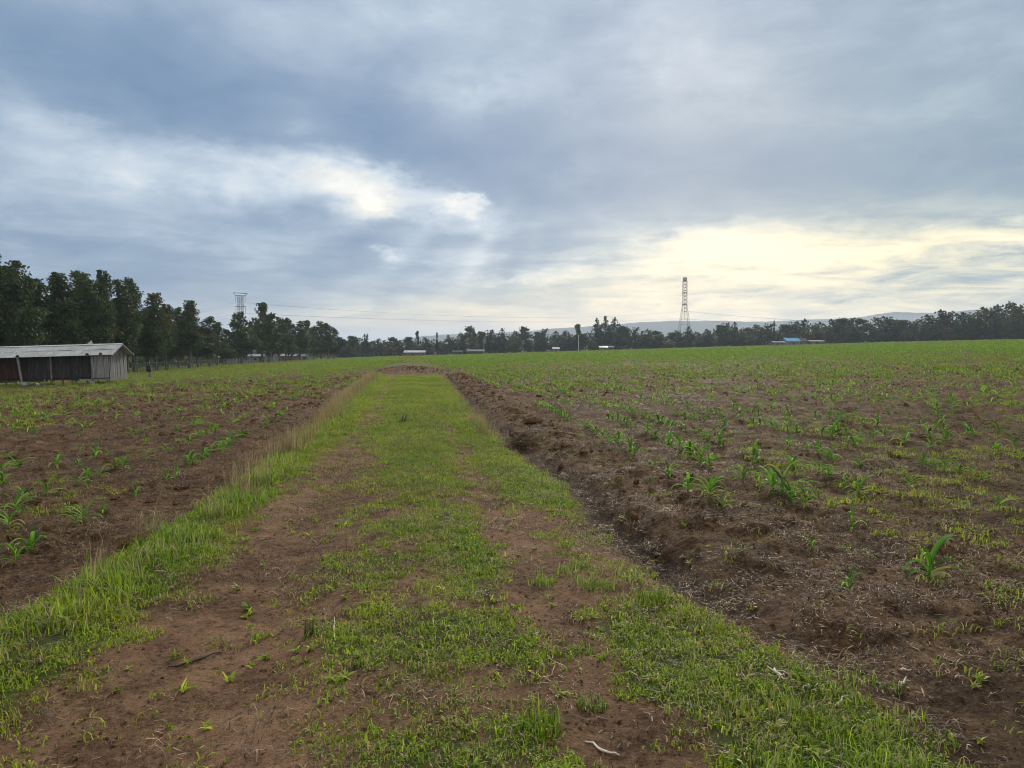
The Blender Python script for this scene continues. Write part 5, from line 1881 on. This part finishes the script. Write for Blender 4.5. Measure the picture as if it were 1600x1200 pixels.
def clump_thing(u, v, size, label, seed, straw=True, flat=.75):
    g = on_ground(u, v)
    e = empty('turf_clod', (g[0], g[1], g[2]), seed, label=label, cat='soil clod')
    o = bpy.data.objects.new('soil_lump', clods[seed % 6].data)
    o.scale = (size, size * .9, size * flat)
    o.location = (0, 0, size * .25)
    link(o, e)
    if straw:
        r2 = np.random.default_rng(seed)
        V, F, t = ribbons(r2, 130, size * .85, (size * .5, size * 1.3), .005, (.5, 1.9), 1.0)
        V[:, 2] += size * .28
        s = bpy.data.objects.new('root_tangle', mesh_np('root_tangle', V, F, M['straw'], False, t))
        link(s, e)
    return e


clump_thing(217, 848, .15, 'big uprooted turf clod with tangled dead roots beside the left verge', 3)
clump_thing(110, 775, .075, 'round dark clod left of two in the left field', 4, False)
clump_thing(180, 768, .075, 'round dark clod right of two in the left field', 5, False)
clump_thing(283, 746, .11, 'strawy dark clod beside the thin maize plant on the left', 7)
clump_thing(812, 682, .26, 'large dark sod overhanging the ditch on the right bank', 8, True, .6)
clump_thing(835, 668, .2, 'second large sod on the bank behind the overhanging one', 9, True, .6)
clump_thing(812, 652, .13, 'dark clod at the start of the first right row', 10, False)
clump_thing(1322, 806, .045, 'small black clod right of the largest maize pair', 11, False)

# ------------------------------------------------------------------ labels that single out look-alikes by their place in the row
ORD = ['first', 'second', 'third', 'fourth', 'fifth', 'sixth', 'seventh', 'eighth', 'ninth', 'tenth', 'eleventh', 'twelfth', 'thirteenth', 'fourteenth', 'fifteenth',
       'sixteenth', 'seventeenth', 'eighteenth', 'nineteenth', 'twentieth', 'twenty-first', 'twenty-second', 'twenty-third', 'twenty-fourth', 'twenty-fifth']
same = {}
for o in COL.objects:
    if o.parent is None and o.get('category') and o.get('label'): same.setdefault(o['label'], []).append(o)
for lab, os_ in same.items():
    if len(os_) < 2 or len(os_) > len(ORD): continue
    maize = os_[0]['category'] == 'maize plant'
    os_.sort(key=lambda o: o.location.y if maize else (o.location.x * Rv[0] + o.location.y * Rv[1]) / (o.location.x * HF[0] + o.location.y * HF[1]))
    for i, o in enumerate(os_):
        o['label'] = lab + (', %s from the near end' if maize else ', %s from left') % ORD[i]

# ------------------------------------------------------------------ air
hz = MB()
hz.box((0, 4000 - 500, 65 - 12), (12400, 10800, 170))
hb = hz.build('haze', None, None, kind='stuff')
hm_, T = new_mat('haze')
vol = T.n('ShaderNodeVolumePrincipled')
vol.inputs['Color'].default_value = (0.74, 0.85, 1.0, 1)
vol.inputs['Density'].default_value = 0.00022
vol.inputs['Anisotropy'].default_value = 0.3
T.t.links.new(vol.outputs[0], T.n('ShaderNodeOutputMaterial').inputs['Volume'])
hb.data.materials.clear()
hb.data.materials.append(hm_)
